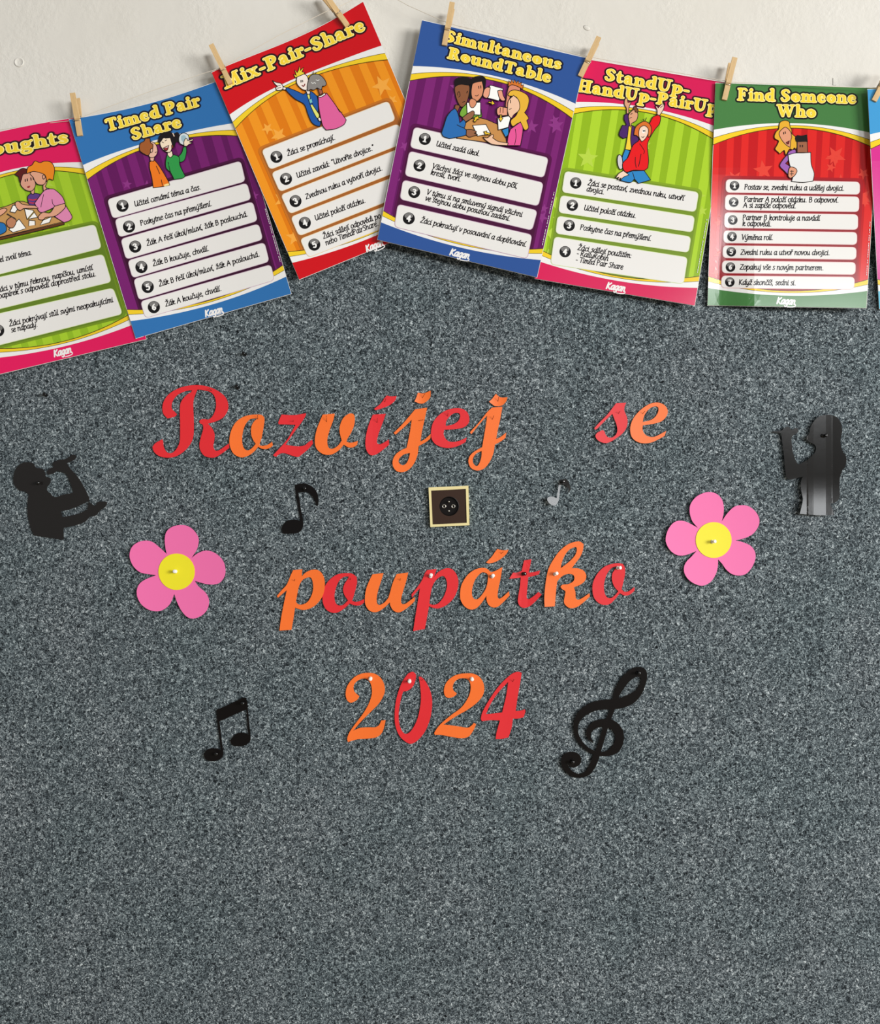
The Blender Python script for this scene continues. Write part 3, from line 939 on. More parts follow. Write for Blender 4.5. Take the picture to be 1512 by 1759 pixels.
make_poster('purple poster with blue header and an orange-shirted and a green-shirted cartoon child',
    [(118, 205), (392, 132), (501, 505), (233, 582)], dcurve(.023, .026, .010), lambda u: 9*math.sin(math.pi*u),
    (46, 112, 176), (96, 16, 88), (118, 28, 108), (138, 50, 128), (206, 178, 196), ((74, 10, 62), (56, 8, 42)),
    [[(185, 343), (413, 277), (421, 311), (194, 375)], [(198, 377), (424, 315), (431, 342), (205, 407)], [(208, 411), (434, 347), (442, 379), (217, 445)],
     [(220, 448), (444, 385), (451, 411), (228, 477)], [(230, 480), (454, 417), (462, 449), (239, 515)], [(242, 518), (465, 455), (471, 481), (250, 546)]],
    [(210.5, 353.5, 10.5), (221.7, 389.3, 10.5), (232.3, 423.7, 10.5), (243, 458.8, 10.5), (253.9, 493, 10.5), (264.4, 527.6, 10.5)],
    [(0, 'Učitel oznámí téma a čas.', (231.8, 355), (346, 325)), (1, 'Poskytne čas na přemýšlení.', (242, 387.7), (365, 353.2)),
     (2, 'Žák A řeší úkol/mluví, žák B poslouchá.', (252.7, 422.5), (427, 371)), (3, 'Žák B koučuje, chválí.', (263.3, 457.4), (360, 430.4)),
     (4, 'Žák B řeší úkol/mluví, žák A poslouchá.', (273.9, 492.3), (447, 440)), (5, 'Žák A koučuje, chválí.', (284.7, 526.7), (381.4, 499))],
    [('Timed Pair', (184, 226), (345.5, 181.5)), ('Share', (227, 241.5), (314, 217.5))], 14.6, (18, 44, 84),
    ART2, (110, 130, .26455), ((353, 544.5), (384, 536)), ((455.6, 358.5), (481.4, 449.5)), 22)

SK3 = (243, 230, 220)
ART3 = [
 ('P', (31, 87, 164), '620,650* 680,672 740,700* 760,690* 800,680 842,715* 850,760 850,860* 868,910 862,938* 830,930 800,905 775,850 755,790 735,765 680,735 630,690 606,662*'),
 ('P', (226, 228, 120), '765,700* 785,690* 800,760 858,850* 856,886* 835,870 795,790'),
 ('F', (120, 196, 190), '782,740* 800,734* 806,760* 790,766*'),
 ('P', SK3, '583,640* 614,650* 606,668* 580,662*'),
 ('P', SK3, '510,597* 540,612 575,620 590,650 575,668 545,670 535,650 548,640* 530,625'),
 ('L', BLK, '545,640 570,632', .5), ('L', BLK, '545,655 575,648', .5),
 ('P', SK3, '752,655* 782,650* 792,695* 770,702*'),
 ('P', SK3, '698,560 740,548 770,570 778,620 768,665 745,668 715,650 692,620 690,585'),
 ('P', (234, 210, 58), '680,578* 668,550* 688,560* 676,518* 694,538* 704,520* 713,488* 718,524* 728,510* 742,500* 730,532* 752,540* 738,552 705,566'),
 ('L', BLK, '722,594 722,612', .8), ('L', BLK, '733,594 735,610', .8), ('L', (120, 30, 30), '728,632 742,640 752,622', .9),
 ('P', (158, 92, 70), '845,650* 870,655 885,690* 862,705*'),
 ('P', (138, 134, 130), '778,595 795,560 840,550 880,570 908,610 905,635 880,640* 872,665 842,652* 818,668 795,662* 772,675 768,640'),
 ('L', BLK, '810,555 815,528', .5), ('L', BLK, '825,552 838,536', .5), ('L', (220, 220, 214), '798,610 810,620 822,612 832,622', .6), ('L', (220, 220, 214), '832,592 848,598 858,590', .6),
 ('P', (224, 98, 156), '850,718* 880,715 912,690* 950,740 1000,810 1020,835* 1058,890* 1040,925 980,955 910,965* 885,935 870,880 855,800'),
 ('L', BLK, '985,790 1010,830 1030,832', .5),
 ('P', HL, '843,712* 868,722 905,702* 898,688* 872,708'),
 ('P', SK3, '848,880 862,872 872,892 860,900'),
]
make_poster('orange poster with red header and a cartoon boy pointing left',
    [(363, 124), (624, 2), (782, 372), (514, 481)], dcurve(.026, .029, .008), lambda u: 9*math.sin(math.pi*u**1.5),
    (204, 12, 24), (222, 122, 10), (238, 148, 28), (243, 168, 66), (236, 206, 160), ((196, 112, 30), (168, 98, 40)),
    [[(450, 258), (667, 174), (679, 206), (464, 291)], [(467, 297), (684, 213), (697, 244), (481, 329)], [(483, 335), (701, 250), (714, 282), (498, 367)],
     [(500, 373), (717, 289), (730, 320), (514, 405)], [(516, 411), (733, 327), (746, 357), (530, 442)]],
    [(475, 269.5, 10.4), (491.4, 307.4, 10.4), (507.7, 345.5, 10.4), (523.8, 382.8, 10.4), (540, 420.3, 10.4)],
    [(0, 'Žáci se promíchají.', (494.4, 268), (576.7, 239.4)), (1, 'Učitel zavolá: "Utvořte dvojice."', (510.9, 305.8), (644, 257)),
     (2, 'Zvednou ruku a vytvoří dvojici.', (526, 342.5), (658, 292)), (3, 'Učitel položí otázku.', (542.4, 379), (629, 347.5)),
     (4, 'Žáci sdílejí odpovědi po', (556, 410.4), (655, 374)), (4, 'nebo TimedPairShare.', (560.5, 421.5), (651, 387))],
    [('Mix-Pair-Share', (387, 153.5), (630, 51))], 16.2, (96, 10, 22),
    ART3, (350, 0, .231481), ((630, 433), (660, 421)), None, 33)

YA = (240, 200, 50)
ART4 = [
 ('P', (24, 16, 18), '530,700 540,600 560,560 620,550 648,572 642,640 625,690 600,738 570,745'),
 ('P', (120, 170, 60), '470,795 510,750 560,745 615,790* 622,842* 590,852 520,855 465,835'),
 ('P', (217, 144, 108), '560,600 622,585* 632,630 628,680 592,728 560,722 545,680 548,630'),
 ('L', BLK, '598,620 600,640', .7), ('L', BLK, '612,616 614,638', .7), ('L', BLK, '572,690 588,692 598,682', .5),
 ('P', (201, 143, 80), '500,890* 560,852 640,858 730,895* 780,950 800,1030* 800,1050* 620,1022 440,998*'),
 ('P', (138, 86, 56), '430,755* 462,765 440,812 424,792'),
 ('P', (138, 86, 56), '426,630 460,610 525,613 532,660 512,740 482,772 460,760 435,702'),
 ('P', (24, 16, 18), '428,626* 428,580 450,560* 500,558 548,570* 545,600 520,614* 462,608'),
 ('L', BLK, '448,690 446,672 458,662 464,690 452,702', .5), ('L', BLK, '518,655 512,672', .7), ('L', BLK, '480,738 500,732', .5),
 ('P', HL, '512,740* 612,738* 612,830* 516,824*'),
 ('P', (217, 144, 108), '530,735 545,712 575,722 582,745 562,775 540,772'),
 ('P', (150, 100, 70), '480,850* 520,818* 555,800 568,815 552,850 500,882*'),
 ('P', (42, 108, 176), '400,800* 430,785 452,830 462,885* 490,862* 505,885 495,925* 510,940* 512,970 470,985 390,1000* 345,985 330,960* 350,900 370,840'),
 ('L', BLK, '440,900 470,915 495,925', .6),
 ('P', HL, '555,905* 650,897* 686,965* 590,982*'),
 ('P', (150, 100, 70), '510,935* 550,935 582,950 568,962 590,972 560,982 530,990 508,975*'),
 ('P', HL, '682,614* 776,640* 744,728* 648,702*'),
 ('P', (232, 160, 130), '640,645 660,628* 682,632* 672,690 655,708 630,690'),
 ('P', (232, 160, 130), '735,655* 765,652 776,690* 790,722 765,726 745,700'),
 ('P', (217, 138, 112), '792,770 800,700 815,628 850,602 895,620 890,680 830,690 812,770'),
 ('P', (216, 118, 42), '812,625* 815,582* 830,600* 835,575* 850,598* 858,574* 870,600* 885,580* 888,605* 908,592* 905,615* 922,612* 915,645* 882,625 840,612'),
 ('P', HL, '735,850* 832,834* 812,918* 740,938*'),
 ('P', (232, 160, 130), '730,790 750,768* 805,778* 806,832* 740,832'),
 ('L', BLK, '755,775 752,815', .5), ('L', BLK, '775,775 774,815', .5),
 ('P', (44, 132, 196), '765,938* 815,920* 812,970 792,990*'),
 ('P', (233, 182, 58), '812,690 830,655 880,652 942,680 962,720 950,780 930,812* 958,850 945,870* 958,920 930,938 895,885 845,912 830,870 870,830 890,760 870,700'),
 ('P', (240, 196, 164), '812,730 850,688* 888,725 892,790 850,830 835,852 815,835* 806,800*'),
 ('L', BLK, '828,720 828,745', .7), ('L', BLK, '818,790 836,782', .5),
 ('P', (232, 88, 152), '828,932* 900,880* 918,930 900,1050* 800,1050* 806,1020* 812,980'),
 ('L', BLK, '862,930 868,985 858,1045', .5),
 ('P', (240, 196, 164), '628,988* 660,995 690,972* 705,975 700,995* 740,1020 812,1032* 806,1050* 700,1042 650,1012'),
 ('P', YA, '668,742* 670,730* 692,738* 694,722* 716,748* 694,758* 692,748*'),
 ('P', YA, '560,872* 570,858* 565,848* 596,836* 600,862* 588,858* 572,882*'),
 ('P', YA, '752,828* 764,828* 764,850* 774,852* 757,878* 742,850* 752,850*'),
 ('P', YA, '636,950* 658,945* 655,955* 682,962* 678,974* 655,968* 652,980*'),
]
make_poster('purple poster with dark blue header and four cartoon children round a table',
    [(725, 34), (1007, 99), (923, 477), (648, 412)], dcurve(.030, .034, .003), None,
    (46, 84, 152), (102, 20, 94), (124, 34, 114), (142, 54, 132), (196, 160, 186), ((88, 12, 74), (72, 14, 56)),
    [[(712, 218.6), (942, 271.4), (934, 304.8), (705, 252.9)], [(703.8, 260), (933.3, 314.3), (924.5, 353.6), (696, 301.2)],
     [(693, 309.5), (922.9, 361.9), (913.8, 395.2), (687.5, 341.7)], [(684, 351.2), (913.8, 403.6), (905.5, 444), (678, 389.3)]],
    [(730, 238.8, 10.3), (720.7, 284.5, 10.3), (711.7, 330, 10.3), (702.4, 375.2, 10.3)],
    [(0, 'Učitel zadá úkol.', (749, 250.7), (824, 268.6)), (1, 'Všichni žáci ve stejnou dobu píší,', (742, 289.3), (888.8, 323.8)), (1, 'kreslí, tvoří.', (739.5, 299.5), (791.7, 312)),
     (2, 'V týmu si na smluvený signál všichni', (732.4, 333.8), (896.7, 372.6)), (2, 've stejnou dobu posunou zadání.', (730, 344), (876.2, 379.8)),
     (3, 'Žáci pokračují v posouvání a doplňování.', (721.7, 382), (904.5, 424.3))],
    [('Simultaneous', (762, 70), (963.5, 120)), ('RoundTable', (768, 100), (946, 142.5))], 13.6, (20, 30, 66),
    ART4, (680, 0, .238095), ((772, 437.5), (806, 445)), ((952, 329.8), (931.7, 421.4)), 44)

ART5 = [
 ('P', (74, 36, 104), '570,690* 600,682* 610,760 628,780 660,800 692,900 680,955* 630,965* 600,890 560,898* 522,862 552,782* 585,780 566,730'),
 ('P', (242, 207, 58), '605,790* 634,785* 622,900 634,1000* 575,992* 595,880'),
 ('P', (44, 132, 196), '575,990* 618,1002* 580,1100* 552,1105* 550,1060'),
 ('P', (206, 204, 204), '510,1060 525,1035 548,1060 554,1140 540,1165 520,1150 508,1100'),
 ('P', (219, 160, 124), '588,680* 586,635 568,600 572,560 590,545 600,585* 628,580* 608,630 606,682*'),
 ('P', (219, 160, 124), '603,700 628,662 665,640 686,690 672,740 632,765* 622,800* 612,760*'),
 ('P', (120, 72, 40), '632,655* 655,648 662,668* 682,672* 688,650 670,625 655,618 645,640'),
 ('L', BLK, '622,690 638,676', .6), ('L', BLK, '612,722 634,714', .5),
 ('P', (229, 24, 28), '770,800* 815,710* 862,690* 884,712* 872,770 832,820 785,900 768,960 778,1080 772,1150* 740,1172 650,1170 590,1188 560,1165 555,1110 600,1060 640,960 690,918*'),
 ('L', BLK, '665,1045 662,1100 672,1150', .6), ('L', BLK, '712,1030 700,1100 690,1140', .6), ('L', BLK, '700,940 740,1000 735,1030', .5),
 ('P', (240, 206, 184), '852,688* 852,650 836,615 850,618 862,632* 888,602 908,598 912,630 892,670 872,698*'),
 ('L', BLK, '880,630 902,612', .5),
 ('P', (216, 112, 44), '652,865 665,800 710,760 750,748 790,775 804,820 795,872* 775,885 770,830 720,800 700,880* 690,885* 672,870'),
 ('P', (244, 212, 190), '700,810 740,785 774,812 772,860 745,905 718,925* 695,880'),
 ('F', HL, '722,830 738,812 752,830 740,850 726,848'),
 ('L', BLK, '732,822 733,838', .8), ('L', BLK, '745,822 746,838', .8), ('L', BLK, '716,880 730,888 742,876', .5),
 ('L', BLK, '742,748 728,728', .6), ('L', BLK, '745,748 760,716', .6),
 ('P', (44, 132, 196), '600,1190* 640,1178* 740,1175* 796,1255* 690,1286* 656,1246* 620,1278 528,1258*'),
 ('L', BLK, '640,1190 656,1246', .6),
 ('P', (244, 212, 190), '560,1175* 608,1212* 560,1232 532,1262 540,1238* 510,1255 522,1230* 495,1238 520,1200'),
]
make_poster('green poster with pink header and a cartoon child in a red hoodie raising an arm',
    [(978, 96), (1257, 143), (1194, 525.5), (918.5, 479)], dcurve(.022, .027, .004), None,
    (214, 26, 86), (144, 182, 26), (172, 210, 46), (182, 212, 70), (214, 228, 168), ((132, 164, 34), (118, 146, 40)),
    [[(971.4, 294.4), (1200, 330.8), (1194.7, 363.6), (966, 329.7)], [(964, 336), (1193.2, 372), (1189.4, 398.5), (960, 364.7)],
     [(958.5, 371.4), (1186.8, 407), (1182.6, 433.4), (955, 400.6)], [(953, 407), (1180.9, 442.5), (1174, 487.4), (946.5, 453.5)]],
    [(989.2, 314.3, 9.8), (983.4, 352.6, 9.8), (978, 387.3, 9.8), (971, 432.4, 9.8)],
    [(0, 'Žáci se postaví, zvednou ruku, utvoří', (1009.5, 318), (1174.6, 344.6)), (0, 'dvojici.', (1007.4, 328.3), (1038, 334)),
     (1, 'Učitel položí otázku.', (1003, 360.8), (1093, 374.6)), (2, 'Poskytne čas na přemýšlení.', (996.4, 394.3), (1118.9, 414)),
     (3, 'Žáci sdílejí použitím:', (992, 429.2), (1085.2, 443.4)), (3, '- RallyRobin', (990.4, 438.7), (1044.8, 448.3)), (3, '- Timed Pair Share', (988.7, 449.7), (1070.2, 463))],
    [('StandUp-', (1037, 137.5), (1184.5, 164.5)), ('HandUp-PairUp', (990.5, 156.5), (1233, 195.5))], 14.6, (110, 16, 52),
    ART5, (960, 60, .198413), ((1041, 495.5), (1074, 501)), ((1214.8, 376.3), (1198.3, 468.4)), 55)

ART6 = [
 ('P', (154, 96, 176), '715,880* 730,852 780,835 792,862* 735,885* 722,930 700,955* 738,980* 720,1052* 690,1020 650,975 680,920'),
 ('P', (227, 172, 48), '603,720 620,680 640,660 650,605 690,585 730,597 738,640 752,665 756,700 790,735 797,810 788,832 775,822 760,838 735,830 712,868* 700,882 690,845 678,848 650,872 640,862 610,832 625,800 640,762 612,745'),
 ('P', (221, 154, 120), '645,690 690,645 720,655 746,690 752,730* 744,760 740,818* 700,792 660,742'),
 ('L', BLK, '682,685 684,705', .8), ('L', BLK, '696,680 698,700', .8),
 ('P', (140, 40, 44), '705,775* 732,760* 726,785 716,788'),
 ('P', (154, 98, 70), '800,768* 886,765* 890,862* 800,862*'),
 ('P', (24, 16, 18), '790,765* 784,735 800,714* 840,718 882,710* 888,768* 840,760'),
 ('L', BLK, '825,795 825,815', .9), ('L', BLK, '845,795 845,815', .9),
 ('P', (228, 228, 226), '722,882* 780,866 850,864 916,860* 920,960 946,1040 936,1106* 850,1118 752,1110* 762,1075 775,1050 740,980 728,930'),
 ('P', (221, 154, 120), '735,990 780,993 798,1022 775,1062 740,1084* 722,1060'),
 ('L', BLK, '738,1022 770,1022', .5), ('L', BLK, '752,1012 752,1062', .5), ('L', BLK, '735,1045 770,1042', .5),
]
def ramp01(x, a, b):
    t = min(max((x-a)/(b-a), 0), 1)
    return t
def sstep(x, a, b):
    t = ramp01(x, a, b)
    return t*t*(3-2*t)
def curl6(u, v):      # lower left of the sheet hangs back towards the wall
    return -.018*ramp01(v, .38, 1)**1.15*(1-sstep(u, .04, .32))
def curl7(u, v):
    return -(.011*max(0, 1-u/.35)+.018)*ramp01(v, .33, 1)
make_poster('red poster with green header and a cartoon pair behind a white sheet',
    [(1229, 142), (1512, 150.5), (1489, 529.8), (1215, 525)], dcurve(.026, .031, .006, curl6), None,
    (70, 124, 66), (192, 18, 24), (220, 36, 32), (226, 66, 52), (240, 196, 196), ((170, 24, 34), (150, 34, 42)),
    [[(1248, 308.6), (1476.6, 313), (1476.6, 333.5), (1247.5, 330)], [(1247, 335), (1475.6, 338.5), (1475.2, 363.3), (1246, 360.5)],
     [(1245.6, 365.5), (1473.6, 369), (1473.3, 393.9), (1245, 390.9)], [(1244, 396.5), (1472, 399.5), (1471.7, 419.8), (1243.4, 416.8)],
     [(1243, 422.2), (1470.9, 425.2), (1470.3, 445.4), (1242, 442.4)], [(1241.6, 448.2), (1469.7, 451.2), (1468.9, 471.2), (1241, 468.4)],
     [(1240.4, 474.2), (1468, 476.4), (1466.7, 496.7), (1239.6, 494.1)]],
    [(1262, 319, 8.3), (1260.7, 347.3, 8.3), (1259, 377.9, 8.3), (1257.7, 406.4, 8.3), (1256.5, 432.4, 8.3), (1255.1, 458.8, 8.3), (1254, 484.5, 8.3)],
    [(0, 'Postav se, zvedni ruku a udělej dvojici.', (1279, 325.6), (1451, 327.5)), (1, 'Partner A položí otázku. B odpovoví.', (1278.5, 346.5), (1441.3, 347.9)),
     (1, 'A si zapíše odpověď.', (1277, 356.5), (1368, 357.9)), (2, 'Partner B kontroluje a navádí', (1276, 377.9), (1408.7, 378.9)), (2, 'k odpovědi.', (1275.5, 387.9), (1325.8, 388.9)),
     (3, 'Výměna rolí.', (1274, 411.8), (1328.8, 412.2)), (4, 'Zvedni ruku a utvoř novou dvojici.', (1272.3, 437.4), (1426.3, 438.2)),
     (5, 'Zopakuj vše s novým partnerem.', (1271, 462.8), (1415.3, 464.2)), (6, 'Když skončíš, sedni si.', (1269.5, 489), (1367.8, 490))],
    [('Find Someone', (1267, 172.5), (1472, 178.2)), ('Who', (1334.5, 200.5), (1402.5, 202.2))], 14.8, (34, 54, 36),
    ART6, (1210, 90, .199735), ((1334.2, 521.7), (1366.8, 523.3)), ((1495, 380.9), (1489, 472.8)), 66)

make_poster('magenta poster with sky-blue header cut off by the right edge of the photo',
    [(1490, 153), (1774, 145), (1794, 523), (1510, 531)], dcurve(.040, .042, .002, curl7), None,
    (66, 154, 210), (222, 56, 150), (214, 48, 142), None, (240, 196, 220), None, [], [], [], [], 14, (30, 60, 90),
    None, None, None, None, 77, foot_rgb=(110, 196, 222))

# ------------------------------------------------------------------ string and pegs
q = MB()
spts = [(-170, 258, .009), (-20, 226, .009), (60, 214, .010), (126, 207, .023), (158, 194, .025), (255, 158, .025), (350, 126, .027), (378, 117, .029), (480, 60, .027), (564, 18, .029), (590, 8, .029),
        (645, -22, .022), (700, 9, .026), (763, 37, .032), (785, 44, .032), (900, 71, .030), (1003, 96, .030), (1020, 99, .029), (1130, 119, .026), (1240, 138, .028), (1258, 141, .029),
        (1380, 147, .028), (1498, 151, .039), (1700, 158, .040)]
q.tube([unproj(*p) for p in spts], .00055, mat((224, 214, 196), .35), 6)
tag(q.build('hanging_string', smooth_sh=True), 'thin cream string the posters hang from along the top of the wall', 'string')

WOOD, nt, b = nodes('light_birch_wood')
tc = N(nt, 'ShaderNodeTexCoord'); mp = N(nt, 'ShaderNodeMapping'); mp.inputs['Scale'].default_value = (900, 300, 40)
n1 = N(nt, 'ShaderNodeTexNoise', i_Scale=1.0, i_Detail=3.0)
nt.links.new(tc.outputs['Object'], mp.inputs['Vector']); nt.links.new(mp.outputs[0], n1.inputs['Vector'])
CR = ramp(nt, n1.outputs['Fac'], [(0.3, (202, 166, 112)), (0.7, (222, 190, 140))])
nt.links.new(CR.outputs[0], b.inputs['Base Color']); b.inputs['Roughness'].default_value = 0.6
STEEL = mat((190, 186, 176), 0.28, metal=1.0)

def jaw(sgn):
    # profile (y towards the room, z along the peg) of one wooden jaw, extruded across its width
    prof = [(.0003, 0), (.0044, 0), (.0062, .012), (.0068, .0265), (.0048, .0280), (.0048, .0305), (.0072, .0325), (.0100, .052), (.0137, .0795), (.0105, .0805),
            (.0078, .062), (.0042, .042), (.0022, .0385), (.0022, .0345), (.0007, .0325), (.0003, .012)]
    w = .0050; n = len(prof); q = MB()
    v = [Vector((x, -sgn*y, z)) for x in (-w, w) for y, z in prof]
    # triangulate the side profile
    flat, tr = tess([prof])
    q.tris(v, [t for t in tr]+[tuple(n+i for i in reversed(t)) for t in tr]+[(i, n+i, n+(i+1) % n, (i+1) % n) for i in range(n)], WOOD)
    return q
def fix_normals(o):
    bm = bmesh.new(); bm.from_mesh(o.data)
    bmesh.ops.recalc_face_normals(bm, faces=bm.faces[:])
    bm.to_mesh(o.data); bm.free()
peg0 = empty('clothes_peg', (0, 0, 0), '', 'clothes peg', 'wooden clothes pegs along the string')
for sg in (1, -1):
    o = jaw(sg).build('wooden_jaw', peg0); fix_normals(o)
q = MB()
coil = []
for k in range(61):
    a = 2*math.pi*k/15
    coil.append((-.0056+.0112*k/60, .0026*math.sin(a), .0365+.0026*math.cos(a)))
q.tube(coil, .00055, STEEL, 6)
for sg in (1, -1):
    q.tube([(-.0056, 0, .0391), (-.0058, -sg*.0035, .034), (-.0056, -sg*.0057, .0294), (0, -sg*.0058, .0292), (.0056, -sg*.0057, .0294), (.0058, -sg*.0035, .034), (.0056, 0, .0391)], .0006, STEEL, 6)
q.build('wire_spring', peg0, smooth_sh=True)
pegs = [((127.4, 163), (137.2, 233), 0.0225, 'wooden clothes peg between the cut-off pink header and the blue-headed poster'),
        ((366.5, 84.2), (395.8, 143.5), 0.0265, 'wooden clothes peg at the left corner of the red-headed orange poster'),
        ((554, -13.4), (596.7, 43.3), 0.0260, 'wooden clothes peg near the right end of the red header, cut by the top edge'),
        ((777.3, 6.6), (763.5, 77.5), 0.0302, 'wooden clothes peg over the first letter on the dark blue header'),
        ((1027.4, 68.2), (997, 131), 0.0300, 'wooden clothes peg where the dark blue header meets the pink header'),
        ((1260, 103.6), (1244.7, 171.3), 0.0260, 'wooden clothes peg at the left end of the green header'),
        ((1534, 110), (1502, 173), 0.0398, 'wooden clothes peg on the sky-blue header at the right edge')]
for i, (t, bt, d, lab) in enumerate(pegs):
    # the mouth closes on the sheet: middle of the peg at the sheet's depth
    p = unproj(bt[0], bt[1], d+.004); p.y = -d
    ang = math.atan2(t[0]-bt[0], bt[1]-t[1])
    rot = (0, ang, 0)
    if i == 0:
        peg0.location = p; peg0.rotation_euler = rot; peg0['label'] = lab
    else:
        dup(peg0, p, rot, lab)

# ------------------------------------------------------------------ paper letters
RED = mat((224, 38, 46), .42, key='card'); ORANGE = mat((246, 114, 40), .42, key='card')
EDGE_R = mat((240, 150, 140), .6); EDGE_O = mat((250, 190, 140), .6)
PAPER_T = .0006
rl = random.Random(5)
def cutout(name, cat, label, group, loops, m, edge, d0=.0098, lift=None, thick=PAPER_T, grid=8):
    xs = [p[0] for p in loops[0]]; ys = [p[1] for p in loops[0]]
    x0, x1, y0, y1 = min(xs), max(xs), min(ys), max(ys)
    if lift is None:
        a, bb, c = rl.uniform(.0008, .0026), rl.uniform(-.0008, .0008), rl.uniform(.0003, .0012)
        lift = lambda u, v: a*v*v+bb*(u-.5)+c*(2*u-1)**2
    def f(x, y): return unproj(x, y, max(d0, d0+lift((x-x0)/(x1-x0), (y-y0)/(y1-y0))))
    def g(x, y): return unproj(x, y, max(d0, d0+lift((x-x0)/(x1-x0), (y-y0)/(y1-y0)))-thick)
    q = MB()
    q.slab(loops, f, g, m, edge, grid)
    return tag(q.build(name), label, cat, group)

CA = (240, 640, .21164); CB = (530, 640, .238095); CC = (990, 660, .132275)
CD = (460, 920, .218254); CE = (770, 920, .224868); CF = (570, 1130, .231481)
R_, O_ = (RED, EDGE_R), (ORANGE, EDGE_O)
L1, L2, L3 = 'cut-out letters of the top line', 'cut-out letters of the middle line', 'cut-out digits of the bottom line'
